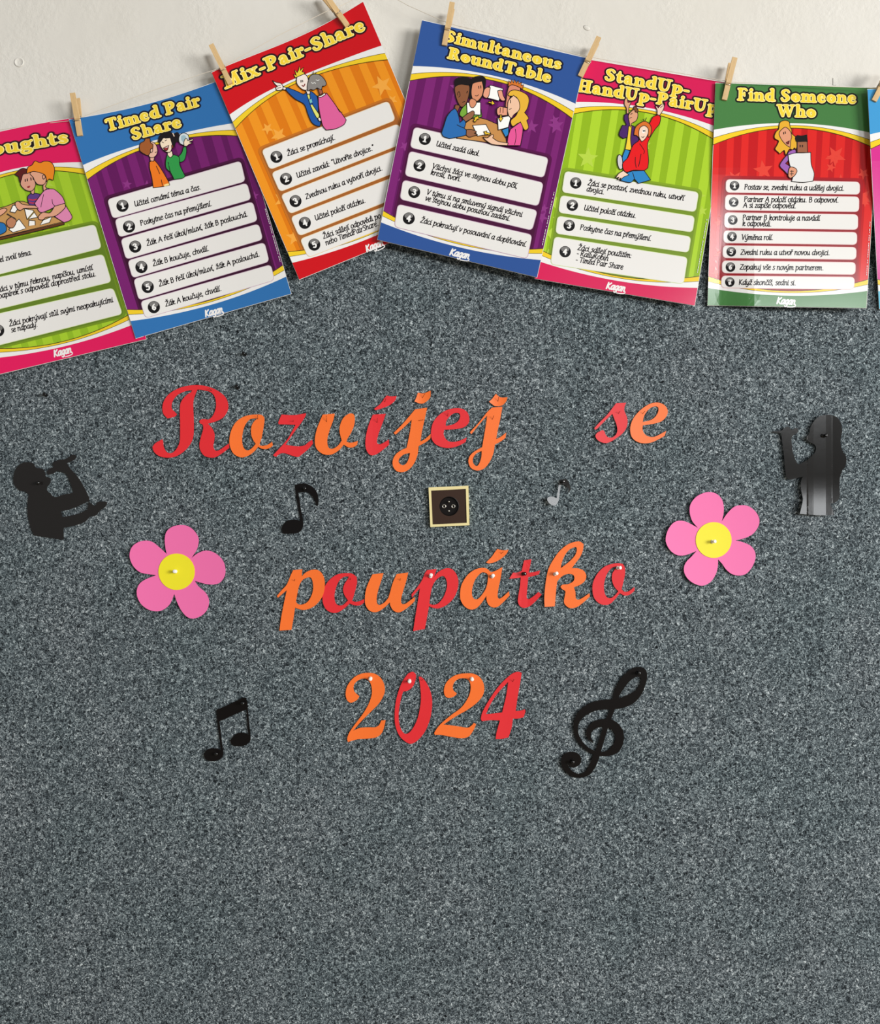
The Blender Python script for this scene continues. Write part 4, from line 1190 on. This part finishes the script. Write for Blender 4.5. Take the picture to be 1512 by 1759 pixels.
# capital R: two ribbons that meet under the top arc
r_a = parse('225,372* 190,330 185,270 205,215 250,165 330,122 420,103 500,103 580,122 650,158 700,205 720,265 712,315 680,362 630,392 555,415* 590,455 608,500 605,555 598,600 615,632 645,630 690,600 725,575* 728,610* 680,648 620,685 575,690 525,675 492,630 485,580 498,520 515,460 512,425 490,412* 484,395 500,380 530,378 560,380 590,355 612,310 620,260 612,205 590,170 560,152 500,140 469,138* 450,185 437,230 436,300 440,400 438,500 425,555 390,610 340,655 280,685 215,690 160,678 118,645 103,605* 125,575 185,540* 192,565 195,600 215,640 245,655 275,645 305,610 325,560 328,500 328,400 326,320 330,255 350,215 385,178 418,160* 425,142* 370,152 310,180 275,220 260,260 262,295 285,318 303,338* 290,355 260,365', CA)
LET = [
 ('R', r_a, [], R_, 'large red paper capital R with a curled top arc', L1),
 ('o', parse('945,340 985,342 1010,360* 1014,390 1005,450 990,530 975,575 975,590* 1000,595 1040,585 1075,562* 1082,590* 1060,610 1020,622 985,615 962,602* 930,640 890,670 840,688 800,682 760,655 735,605 728,550 740,480 775,410 830,365 890,345', CA),
  [parse('958,375* 935,372 895,380 860,420 838,480 832,550 840,600 862,628 890,628 920,605 942,578* 920,545 905,500 905,450 918,412 940,385', CA)], O_, 'orange paper letter o right after the red capital R', L1),
 ('z', parse('1152,340* 1250,345 1352,330* 1345,355 1310,410 1250,490 1185,585* 1240,595 1300,598 1340,590 1370,565 1400,545* 1408,575* 1370,620 1310,670 1285,685 1240,675 1180,655 1140,658 1105,685* 1083,670* 1130,620 1200,540 1265,425* 1210,422 1130,420* 1125,405', CA), [], R_, 'red paper letter z', L1),
 ('v', parse('103,303* 190,296* 180,340 155,410 138,470 137,515 150,545 180,548 215,525 240,490* 225,430 228,380 250,330 285,300 315,295 333,315 332,370 310,430 280,480 275,498* 295,505 325,503 357,492* 352,520* 325,538 290,540 255,520* 220,560 170,590 120,592 80,572 52,535 46,480 60,410 85,345', CB), [], O_, 'orange paper letter v', L1),
 ('i', parse('465,303* 558,297* 540,350 510,430 495,485 497,510 515,518 545,505 580,482* 582,520* 540,555 490,590 455,597 430,580 413,540 412,480 425,410 445,350', CB), [], R_, 'red paper letter i without its accent', L1),
 ('acute', parse('565,165* 600,172 637,168* 622,205 580,238 530,258 485,272* 473,262* 520,225 545,190', CB), [], R_, 'small red paper accent mark above the red letter i', L1),
 ('j', parse('770,265* 857,253* 840,330 820,420 808,497* 840,480 882,443* 880,475* 850,500 795,530* 788,590 765,650 730,695 685,718 640,712 612,680 608,635 630,590 670,560 708,543* 720,490 735,410 745,340* 700,385 628,448* 615,435* 680,370', CB),
  [parse('733,580* 690,590 660,615 650,640 662,660 685,668 710,650 725,615', CB)], O_, 'orange paper letter j between the red i and the red e', L1),
 ('dot', parse('790,145* 830,150 882,130* 880,175 862,200 830,222 800,222 765,208* 778,180', CB), [], O_, 'orange paper dot above the orange j left of the red e', L1),
 ('e', parse('1050,258 1105,260 1145,285 1160,325 1155,365 1120,395 1060,408 980,412* 975,440 985,470 1010,495 1050,500 1095,490 1142,468* 1135,500* 1090,525 1030,543 970,540 915,515 887,470 886,410 905,350 950,300 1000,270', CB),
  [parse('1085,293 1095,315 1080,350 1040,375 990,385* 995,350 1020,315 1055,292', CB)], R_, 'red paper letter e between two orange letters j', L1),
 ('j', parse('1325,252* 1400,246* 1385,330 1365,420 1355,480* 1390,462 1427,432* 1422,470* 1390,495 1345,520* 1335,580 1310,640 1270,690 1220,707 1175,690 1155,650 1160,610 1190,575 1253,538* 1265,470 1280,380 1290,310* 1240,365 1175,445* 1165,430* 1230,360 1290,285', CB),
  [parse('1250,565* 1210,585 1187,620 1190,655 1215,675 1235,650 1248,605', CB)], O_, 'orange paper letter j right of the red e, ending the long word', L1),
 ('dot', parse('1352,153* 1385,178 1437,178* 1425,210 1395,238 1350,243 1325,228 1303,210* 1325,190', CB), [], O_, 'orange paper dot above the orange j right of the red e', L1),
 ('s', parse('520,245* 650,240* 630,290 625,340 645,390 665,450 665,520 640,590 590,650 530,695 460,740 390,765 320,750 270,715 250,670 275,630 340,595* 365,610 385,660 420,690 470,690 515,655 535,600 525,530 495,450 470,385* 420,430 340,510 270,580 245,592* 235,570* 300,500 400,400 470,310', CC), [], R_, 'red paper letter s on the right of the top line', L1),
 ('e', parse('1060,238 1130,260 1175,305 1190,360 1170,420 1110,480 1020,510 865,535* 862,590 885,640 930,675 1000,685 1070,660 1170,605* 1150,670* 1080,710 980,755 880,768 790,745 725,690 702,610 708,530 740,450 800,370 880,300 970,250', CC),
  [parse('1040,288 1068,310 1060,370 1020,430 960,468 865,490* 880,420 920,350 980,300', CC)], O_, 'orange paper letter e after the red s', L1),
 ('p', parse('200,272* 272,265* 268,320* 300,290 345,270 390,270 425,295 447,345 448,410 430,480 385,540 330,575 275,585 215,568* 205,640 187,742* 92,748* 105,650 130,520 150,430* 120,455 80,490* 72,475* 110,430 150,385 180,315', CD),
  [parse('330,328 350,350 358,410 345,470 315,520 275,542 240,540 222,520* 235,450 250,390 280,345', CD)], O_, 'orange paper letter p starting the middle line', L2),
 ('o', parse('620,295 665,300 700,325* 703,370 690,430 672,490 665,512* 690,522 725,515 760,500* 760,525* 730,548 690,550 645,535* 600,575 550,605 500,605 455,575 433,520 433,460 450,400 490,345 550,305', CD),
  [parse('640,322* 600,325 560,360 535,420 525,480 535,530 560,550 595,545 632,510* 605,470 593,425 605,380 625,350', CD)], R_, 'red paper letter o between the orange p and the orange u', L2),
 ('u', parse('825,305* 912,295* 895,350 870,430 858,490 862,535 885,545 920,525 950,490* 965,440 985,370 1015,303* 1107,290* 1090,360 1065,440 1050,500 1055,535 1080,538 1115,515 1158,482* 1158,515* 1110,560 1050,600 1015,603 985,585 965,550 962,525* 920,565 870,598 830,602 795,585 770,545 765,490 775,420 800,355', CD), [], O_, 'orange paper letter u', L2),
 ('p', parse('1255,272* 1330,262* 1310,325* 1345,285 1400,258 1445,262 1480,295 1500,350 1495,420 1465,490 1410,545 1350,572 1305,570 1270,555* 1255,640 1237,735* 1145,752* 1160,650 1185,500 1198,415* 1170,445 1135,490* 1132,462* 1175,410 1215,350 1235,300', CD),
  [parse('1375,318 1400,335 1412,380 1405,430 1380,490 1340,535 1300,545 1272,535* 1282,460 1300,390 1335,340', CD)], R_, 'red paper letter p in the middle line', L2),
 ('a', parse('245,248 290,250 328,280* 360,270 415,240* 400,330 385,400 378,460 388,482 415,470 465,425* 470,458* 430,500 385,540 350,550 315,535 295,500 292,460* 255,515 215,555 170,565 125,540 95,490 92,430 105,370 145,305 195,265', CE),
  [parse('265,280 300,295 303,340 290,400 260,450 225,485 195,480 182,450 185,400 205,340 235,300', CE)], O_, 'orange paper letter a', L2),
 ('acute', parse('375,103* 420,112 462,108* 445,140 400,180 350,205 310,213* 290,205* 330,165 355,130', CE), [], O_, 'orange paper accent mark above the orange letter a', L2),
 ('t', parse('580,190* 637,180* 625,240 615,283* 660,278 703,265* 695,295* 655,308 612,318* 605,400 600,470 615,485 650,465 690,430* 715,450* 680,490 630,535 585,553 550,540 533,505 538,450 548,390 555,320* 520,325 467,330* 495,283* 530,282 562,270*', CE), [], R_, 'red paper letter t with a thin crossbar', L2),
 ('k', parse('1005,45 1035,65* 1030,110 1010,160 970,215 945,250* 990,250 1035,268 1055,305 1045,345 1010,375 960,395* 972,430 975,475 990,490 1020,480 1080,440* 1083,465* 1040,505 985,545 935,555 900,535 885,505 892,455 895,425 870,408 858,390* 875,375 920,370 955,350 965,325 955,300 920,292 880,305 850,330 833,352* 825,420 815,540* 737,545* 735,470 745,360 765,260 800,190 850,120 910,70 960,50', CE),
  [parse('975,88 983,110 970,150 930,195 860,250* 870,200 895,145 930,105', CE)], O_, 'orange paper letter k with a tall loop', L2),
 ('o', parse('1270,213 1330,215 1350,240* 1352,290 1340,350 1325,410* 1345,428 1380,425 1423,392* 1425,420* 1390,450 1350,458 1312,440* 1280,480 1240,520 1200,530 1155,518 1115,475 1102,410 1110,350 1145,285 1200,235', CE),
  [parse('1285,235* 1250,248 1215,290 1195,350 1190,400 1200,450 1220,475 1250,475 1280,450 1300,425* 1270,390 1252,340 1255,290 1275,258', CE)], R_, 'red paper letter o ending the middle line after the k', L2),
 ('2', parse('250,112 310,115 355,140 385,185 395,240 380,290 345,345 290,400 220,470 160,540* 210,520 270,515 320,515 350,500 368,465* 400,462* 390,510 370,560 330,590 260,600 190,605 120,625* 115,600 130,555 175,490 235,410 275,340 297,270 295,215 280,175 250,155 210,160 175,185 162,215 168,250 205,285* 190,310 145,333 115,315 103,270 115,210 155,155 200,125', CF), [], O_, 'orange paper digit 2 left of the red 0', L3),
 ('0', parse('565,118* 600,103 625,125 620,170 600,215 565,243 530,250* 515,300 500,380 497,450 510,520 540,562 575,555 610,510 640,440 658,350 662,280 655,200 645,140* 665,142 700,180 730,240 745,310 742,390 725,470 690,550 640,610 590,638 545,620 500,575 472,500 467,420 475,330 495,250 525,175', CF), [], R_, 'red paper digit 0 open at the top', L3),
 ('2', parse('1000,115 1050,118 1095,140 1125,185 1132,240 1115,290 1070,340 1000,390 920,435 830,495* 880,500 950,510 1010,518 1040,500 1055,482* 1072,492* 1050,540 1015,585 960,597 880,585 810,572 765,572* 762,555 800,500 880,430 960,370 1010,300 1030,240 1028,190 1005,158 960,152 920,170 900,205 903,240 930,265* 910,285 870,298 840,280 833,235 850,185 890,145 940,122', CF), [], O_, 'orange paper digit 2 between the red 0 and the red 4', L3),
 ('4', parse('1385,103 1410,112* 1400,180 1380,290 1365,395* 1400,392 1432,382* 1438,395 1425,440* 1390,450 1345,452* 1335,520 1312,590* 1260,602 1217,603* 1222,560 1248,465* 1180,463 1115,470* 1107,450 1120,400 1170,310 1240,210 1310,140 1350,112', CF),
  [parse('1310,178* 1295,280 1265,405* 1210,412 1145,418* 1175,350 1230,265', CF)], R_, 'red paper digit 4 at the end of the year', L3),
]
for nm, outer, holes, (m, ed), lab, grp in LET:
    nme = {'acute': 'paper_accent', 'dot': 'paper_dot'}.get(nm, 'paper_digit' if nm.isdigit() else 'paper_letter')
    cat = {'acute': 'paper accent', 'dot': 'paper dot'}.get(nm, 'paper digit' if nm.isdigit() else 'paper letter')
    lift = None
    if nm == 'k':      # foot of the k is bent out and catches the light
        lift = lambda u, v: .0012*v+.0035*max(0, v-.55)*max(0, .45-u)*6
    if nm == 't':
        lift = lambda u, v: .0012*v+.006*max(0, abs(u-.45)-.12)
    if nm == 'dot':
        lift = lambda u, v: .0016*(2*u-1)**2+.001*v
    d0 = .0098
    if nm == 's' or nm == '0': d0 = .0106
    cutout(nme, cat, lab, grp, [outer]+holes, m, ed, d0, lift)

# ------------------------------------------------------------------ flowers
PINK = mat((240, 112, 172), .5, key='card'); EDGE_P = mat((250, 175, 205), .6); YEL = mat((240, 228, 36), .5, key='card'); EDGE_Y = mat((246, 240, 120), .6)
def flower(label, petals, centre, r):
    xs = [p[0] for p in petals]; ys = [p[1] for p in petals]
    cx, cy = centre
    def d(x, y):
        rr = math.hypot(x-cx, y-cy)/80.0
        return .0112+.0034*rr*rr
    root = empty('paper_flower', unproj(cx, max(ys), .008), label, 'paper flower', 'pink paper flowers')
    q = MB(); q.slab([petals], lambda x, y: unproj(x, y, d(x, y)), lambda x, y: unproj(x, y, d(x, y)-PAPER_T), PINK, EDGE_P, 8)
    q.build('petals', root)
    q = MB(); q.slab([circle(cx, cy, r, 40)], lambda x, y: unproj(x, y, d(x, y)+.0009), lambda x, y: unproj(x, y, d(x, y)+.0003), YEL, EDGE_Y, 8)
    o = q.build('flower_centre', root); o['label'] = 'round yellow paper centre'
CG = (200, 880, .138889); CH = (1120, 820, .138889)
flower('pink five-petal paper flower on the left, beside the middle line',
       parse('622,515* 605,430 598,330 620,240 690,180 790,157 880,170 955,220 1010,300 1018,370 995,460 930,565* 1000,510 1090,475 1180,485 1270,540 1330,620 1350,720 1335,800 1280,870 1200,893 1100,885 970,848* 1010,910 1100,990 1140,1060 1145,1130 1120,1210 1050,1280 950,1315 870,1290 800,1210 750,1110 715,1010* 690,1080 650,1150 580,1205 500,1225 400,1205 310,1140 260,1050 253,960 290,880 370,825 492,778* 400,765 300,745 220,680 172,590 165,500 200,420 280,365 380,350 460,375 540,440', CG),
       (200+745*.138889, 880+735*.138889), 31.3)
flower('pink five-petal paper flower on the right, below the long-haired silhouette',
       parse('570,625* 500,540 468,430 480,330 550,240 650,190 730,182 810,210 870,280 890,370 885,460 865,545* 930,450 1010,370 1090,345 1190,355 1280,420 1328,510 1320,600 1260,690 1180,740 1100,765 1035,780* 1120,800 1220,845 1275,920 1280,1010 1240,1110 1170,1190 1080,1215 990,1195 920,1140 870,1070 820,1015* 815,1110 790,1200 730,1290 640,1338 550,1325 460,1270 405,1190 398,1110 430,1040 490,980 553,910* 480,940 400,965 310,960 230,905 180,820 173,740 205,640 270,560 350,535 440,555', CH),
       (1120+765*.138889, 820+775*.138889), 30.8)

# ------------------------------------------------------------------ black cut-outs
SHEEN = mat((30, 28, 27), .2, key='lam', spec=0.4); EDGE_B = mat((60, 60, 60), .5)
BLACKP = mat((13, 10, 10), .35, key='card', spec=0.18)
CS1 = (0, 770, .132275); CS2 = (1310, 690, .1336)
sil1 = [parse('180,330 210,260 270,200 350,180 430,195 470,255* 560,270 590,330* 600,370 650,385 660,430* 645,470 612,500* 615,550 660,590 690,625 740,630 830,600 945,580* 950,560 900,420 850,330 740,295* 690,330 630,345* 605,310 640,270 700,240* 680,200 760,150 850,140 940,85 985,95 985,130 930,170 870,195* 920,270 1010,370 1090,500 1160,640* 1165,700 1240,750* 1270,700 1330,690 1390,700 1370,760 1300,810 1250,870 1165,890* 1110,950 1020,990 900,1020 825,1035* 830,1190* 700,1170 560,1150 440,1130* 400,1040 370,920 355,800 360,680 375,600* 320,560 250,545 190,480 172,420', CS1),
        parse('795,820* 950,780 1150,690* 1140,790* 1020,850 810,895*', CS1)]
cutout('paper_silhouette', 'paper silhouette', 'black paper silhouette of a person drinking from a raised bottle, by the left edge', None, sil1, SHEEN, EDGE_B, .0105,
       lambda u, v: .006*max(0, u-.75)+.0022*max(0, .3-v)+.001*u, .0005, 6)
sil2 = [parse('740,180* 850,165 920,180* 970,210 1010,280 1025,380 1005,500 1025,620 1075,700 1080,770 1060,850* 1035,870 1010,930 995,1000 990,1100 995,1200 985,1250 930,1300 870,1310* 905,1390 920,1460* 700,1460 480,1440* 505,1340 520,1250 500,1150 492,1050 510,980* 525,965* 470,972 440,985 350,1000 305,960 290,850 275,680 260,560 245,440 235,405* 130,392* 128,380* 250,372* 275,345 330,320 380,368* 420,338 455,345 460,390 400,432 375,470 380,560 400,680 445,790 470,805* 580,745 670,665* 690,610 680,560 640,535 590,510 570,460 605,400 620,320 650,270 690,220', CS2)]
def lift2(u, v):
    x = 128+u*(1080-128)     # column across the figure
    d = .0035+.036*max(0, v-.6)**2
    if x < 575: d += .0030-.0045*(575-x)/450
    if 655 < x < 815: d += .0016*(x-655)/160
    elif x >= 815: d += .0016
    if x > 900: d += .0040*(x-900)/180
    return max(d, .0003)
CRUMP, nt, b = nodes('crumpled_black_foil_paper')
b.inputs['Base Color'].default_value = (lin(27), lin(26), lin(25), 1); b.inputs['Roughness'].default_value = .17; b.inputs['Specular IOR Level'].default_value = .26
tc = N(nt, 'ShaderNodeTexCoord'); n1 = N(nt, 'ShaderNodeTexNoise', i_Scale=30.0, i_Detail=3.0, i_Roughness=0.7)
nt.links.new(tc.outputs['Object'], n1.inputs['Vector'])
bp = N(nt, 'ShaderNodeBump', i_Strength=0.05, i_Distance=0.002); nt.links.new(n1.outputs['Fac'], bp.inputs['Height']); nt.links.new(bp.outputs[0], b.inputs['Normal'])
cutout('paper_silhouette', 'paper silhouette', 'shiny black paper silhouette of a long-haired person, by the right edge', None, sil2, CRUMP, EDGE_B, .0105, lift2, .0005, 3)
CN1 = (460, 810, .079365); CN2 = (720, 810, .185185); CN3 = (330, 1180, .085979); CT = (940, 1130, .132275)
NG = 'black paper music notes'
cutout('paper_music_note', 'paper music note', 'large single black paper note left of the power socket', NG,
       [parse('590,300* 640,272 720,260 800,255 900,290 1000,360 1070,460 1095,560 1095,740* 1050,720* 1030,640 960,530 880,455 800,440 660,460* 690,600 720,820 755,1000 770,1100 765,1200 720,1280 640,1330 500,1345 350,1345* 310,1280 310,1190 370,1110 450,1055 560,1040 650,1050 708,1075* 680,900 640,650 605,450', CN1)], BLACKP, EDGE_B, .0105, None, .0005, 6)
cutout('paper_music_note', 'paper music note', 'tiny single paper note right of the power socket, its head shining grey', NG,
       [parse('1308,75* 1370,72 1400,130 1405,170 1380,205* 1385,160 1360,130 1321,112* 1306,180 1296,262 1275,305 1250,315 1215,300 1190,265 1200,238 1240,232 1278,250* 1288,180 1296,110*', CN2)], SHEEN, EDGE_B, .0120,
       lambda u, v: .0066*max(0, v-.25)+.0058*max(0, .75-u), .0005, 4)
cutout('paper_music_note', 'paper music note', 'black paper pair of beamed notes left of the year', NG,
       [parse('490,460* 800,320 1020,212* 1080,215* 1100,300 1120,480 1150,800 1165,930 1170,1050 1130,1120 1050,1170 950,1185 850,1180 790,1140 770,1070 820,990 900,930 1000,910 1080,925 1125,950* 1108,800 1085,450* 900,530 700,620 548,690* 575,900 600,1100 622,1270 625,1350 580,1430 500,1470 400,1485 300,1460 245,1400 245,1330 300,1260 400,1225 500,1230 578,1262* 545,1000 505,700', CN3)], BLACKP, EDGE_B, .0105, None, .0005, 6)
def cs(pts): return brush([(CT[0]+x*CT[2], CT[1]+y*CT[2], r*CT[2]) for x, y, r in pts], None, 10)
clef = [cs([(350, 1310, 62), (330, 1370, 55), (400, 1360, 36), (395, 1300, 44), (340, 1270, 50), (260, 1285, 50), (225, 1350, 45), (235, 1410, 38), (290, 1480, 34), (370, 1525, 28), (450, 1530, 26), (530, 1490, 36), (590, 1400, 42), (630, 1300, 44), (680, 1160, 36), (730, 1000, 33), (785, 830, 33), (840, 690, 32), (880, 560, 36), (905, 470, 42), (955, 370, 52), (1040, 260, 56), (1140, 190, 62), (1225, 185, 62), (1258, 260, 42), (1235, 360, 38), (1180, 460, 48), (1080, 540, 66), (950, 590, 68), (800, 605, 66), (650, 620, 62), (520, 675, 56), (420, 760, 46), (375, 870, 32), (385, 1000, 28), (450, 1115, 26), (540, 1195, 26), (660, 1245, 26), (790, 1240, 36), (890, 1180, 56), (940, 1070, 56), (925, 950, 58), (840, 865, 58), (720, 845, 50), (610, 880, 46), (550, 950, 36), (545, 1030, 24), (600, 1105, 6)])]
cl = sdf_loops(clef, .55, 0.0, tol=.06)
cutout('paper_treble_clef', 'paper treble clef', 'black paper treble clef right of the year', None, cl, BLACKP, EDGE_B, .0105, lambda u, v: .0012+.003*max(0, .55-u), .0005, 6)

# ------------------------------------------------------------------ power socket
GOLD = mat((232, 218, 160), .34, key='plate'); BROWN = mat((56, 38, 29), .5, spec=0.2); DARK = mat((12, 7, 6), .35, spec=0.25); HOLE = mat((6, 5, 5), .6)
CO = (720, 810, .185185)
def cq(pts): return [(CO[0]+x*CO[2], CO[1]+y*CO[2]) for x, y in pts]
outer = cq([(88, 148), (458, 131), (468, 498), (105, 515)]); inner = cq([(112, 177), (434, 161), (443, 476), (126, 491)])
root = empty('power_socket', unproj(772, 905, .008), 'square brown power socket with a pale gold frame in the middle of the carpet wall', 'power socket')
q = MB(); q.slab([outer, inner], lambda x, y: unproj(x, y, .0165), lambda x, y: unproj(x, y, .0082), GOLD)
q.build('outer_frame', root)
q = MB()
sc = cq([(280, 322)])[0]; R0 = 90*CO[2]
q.slab([inner, circle(*sc, R0, 40)], lambda x, y: unproj(x, y, .0150), lambda x, y: unproj(x, y, .0084), BROWN)
q.build('cover_plate', root)
q = MB()
q.lathe([(R0*S*1.0, .0062), (R0*S*1.0, .0064), (R0*S*.95, .0066), (R0*S*.93, .0040), (R0*S*.90, .0002), (.0005, .0002)], DARK, 40, Matrix.Translation(unproj(*sc, .0087)), False)
so = q.build('socket_well', root, smooth_sh=False); fix_normals(so)
for x in (232, 318):
    q = MB(); c = cq([(x, 322)])[0]
    q.tube([unproj(*c, .0093)+Vector(((.0032*math.cos(t*math.pi/10)), 0, .0032*math.sin(t*math.pi/10))) for t in range(20)], .00125, STEEL, 8, True)
    o = q.build('contact_ring', root, smooth_sh=True); o.parent = so
q = MB(); c = cq([(276, 280)])[0]
q.lathe([(.0022, 0), (.0022, .006), (.0016, .0078), (.0004, .0082)], STEEL, 16, Matrix.Translation(unproj(*c, .0088)))
o = q.build('earth_pin', root, smooth_sh=True); o.parent = so
q = MB(); c = cq([(276, 366)])[0]
q.lathe([(.0024, 0), (.0022, .0012), (.0006, .0016)], STEEL, 16, Matrix.Translation(unproj(*c, .0088)))
o = q.build('screw', root, smooth_sh=True); o.parent = so

# ------------------------------------------------------------------ push pins
PINPROF = [(.0034, 0), (.0037, .0006), (.0036, .0014), (.0022, .0026), (.0019, .0052), (.0026, .0070), (.0034, .0082), (.0036, .0094), (.0030, .0102), (.0010, .0104)]
WHITEP = mat((240, 236, 230), .3, key='pin'); BLACKPIN = mat((10, 9, 9), .12, key='pin')
def pin_proto(m, label, loc, rot, group):
    q = MB(); q.lathe(PINPROF, m, 20)
    o = q.build('push_pin', origin=Vector((0, 0, 0)), smooth_sh=True)
    fix_normals(o)
    tag(o, label, 'push pin', group)
    o.location = loc; o.rotation_euler = rot
    return o
def pins(m, group, rows):
    first = None
    for px_, py_, d, tx, tz, lab in rows:
        # (px, py) is where the cap shows; the foot sits d in front of the wall
        axis = Vector((tx, -1, tz)).normalized()
        cap = unproj(px_, py_, d+.009)
        foot = cap-axis*.009*(1/abs(axis.y))
        foot.y = -d
        rot = Vector((0, -1, 0)).rotation_difference(axis).to_euler()
        if first is None:
            first = pin_proto(m, lab, foot, rot, group)
        else:
            o = first.copy(); COL.objects.link(o); o.location = foot; o.rotation_euler = rot; o['label'] = lab
pins(WHITEP, 'white push pins', [
    (299.7, 981.5, .0122, .05, .1, 'white push pin in the centre of the left flower'),
    (1228.5, 930, .0122, .3, .1, 'white push pin in the centre of the right flower'),
    (740.8, 987.3, .0102, .15, .45, 'white push pin at the top of the red letter p'),
    (847.3, 988.6, .0102, .15, .3, 'white push pin in the orange letter a'),
    (957, 984.8, .0102, .35, .25, 'white push pin in the orange letter k'),
    (1066.4, 975.3, .0102, .5, .1, 'white push pin in the red letter o after the k'),
    (636.4, 1166.6, .0102, .05, .0, 'white push pin in the orange digit 2 before the 0'),
    (703.6, 1170.8, .0110, .05, .0, 'white push pin in the red digit 0'),
    (811.2, 1167.3, .0102, .05, .0, 'white push pin in the orange digit 2 before the 4')])
pins(BLACKPIN, 'black push pins', [
    (65, 829.5, .0108, .45, .0, 'black push pin in the head of the drinking silhouette'),
    (1421, 747.5, .0142, .7, .05, 'black push pin in the head of the long-haired silhouette'),
    (902, 985.6, .0108, .3, .1, 'black push pin in the crossbar of the red letter t'),
    (523.5, 838.5, .0108, .2, .1, 'black push pin in the flag of the note left of the socket'),
    (968.5, 826.5, .0122, .3, .1, 'black push pin in the tiny note right of the socket'),
    (416.5, 1208.5, .0108, .2, .1, 'black push pin at the right end of the beam of the paired notes'),
    (371, 1295.5, .0108, .2, .1, 'black push pin in the lower note head of the beamed pair'),
    (1098.5, 1156.5, .0120, .15, .1, 'black push pin at the top loop of the treble clef'),
    (984.5, 1309.5, .0130, .15, .1, 'black push pin in the lower curl of the treble clef'),
    (418, 607, .0082, -.2, .1, 'black push pin alone on the carpet below the blue-headed poster'),
    (406, 663, .0082, -.1, .3, 'black push pin alone on the carpet just above the capital R'),
    (76, 677, .0082, .0, .1, 'black push pin alone on the carpet near the left edge')])
# thin headed needles through the letters
NEED = mat((120, 60, 40), .3, key='needle', metal=0.6)
def needle(px_, py_, dx, dz, ln, lab, d=.0100):
    p = unproj(px_, py_, d)
    a = Vector((dx, -.75, dz)).normalized()
    q = MB()
    q.tube([p, p+a*ln*.92], .00042, NEED, 6)
    e = p+a*ln
    q.tube([e-a*.0011, e-a*.0008, e, e+a*.0003], [.0002, .0007, .0008, .0002], NEED, 8)
    tag(q.build('dressmaker_pin', smooth_sh=True), lab, 'pin', 'thin pins holding the letters')
for px_, py_, dx, dz, ln, lab in [
    (364, 671.5, -.4, .5, .009, 'thin pin through the top arc of the red capital R'),
    (443, 720, .1, .8, .009, 'thin pin through the top of the orange o beside the R'),
    (504, 724, .1, .2, .006, 'thin pin through the top bar of the red letter z'),
    (561.5, 724.5, .0, 1.0, .013, 'thin pin through the left stroke of the orange v'),
    (648, 726, .1, .8, .010, 'thin pin through the top of the red letter i'),
    (661, 691, .35, .8, .009, 'thin pin through the red accent above the i'),
    (725.5, 684, .6, .9, .012, 'thin pin through the dot of the j left of the red e'),
    (718.5, 722.5, 1.1, .1, .012, 'thin pin lying across the j left of the red e'),
    (769, 715, .15, .9, .011, 'thin pin through the red letter e between the js'),
    (855.5, 690, .15, .9, .010, 'thin pin through the dot of the j right of the red e'),
    (846, 720.5, .3, .8, .009, 'thin pin through the top of the j right of the red e'),
    (1062, 711.5, .3, .6, .008, 'thin pin through the red letter s'),
    (1104, 711, .45, .6, .008, 'thin pin through the orange e after the s'),
    (506, 998, .2, .5, .006, 'thin pin through the orange p that starts the middle line'),
    (602, 996, .1, .6, .006, 'thin pin through the red o beside the first p'),
    (687.5, 997, .1, .6, .006, 'thin pin through the orange letter u'),
    (861, 951, .6, .6, .007, 'thin pin through the accent above the orange a'),
    (881, 1171, .25, .7, .008, 'thin pin through the top of the red digit 4'),
    (725, 1169, .15, .4, .006, 'thin pin through the right tip of the red digit 0')]:
    needle(px_, py_, dx, dz, ln, lab)

for o in bpy.data.objects:
    if '_o' in o: del o['_o']
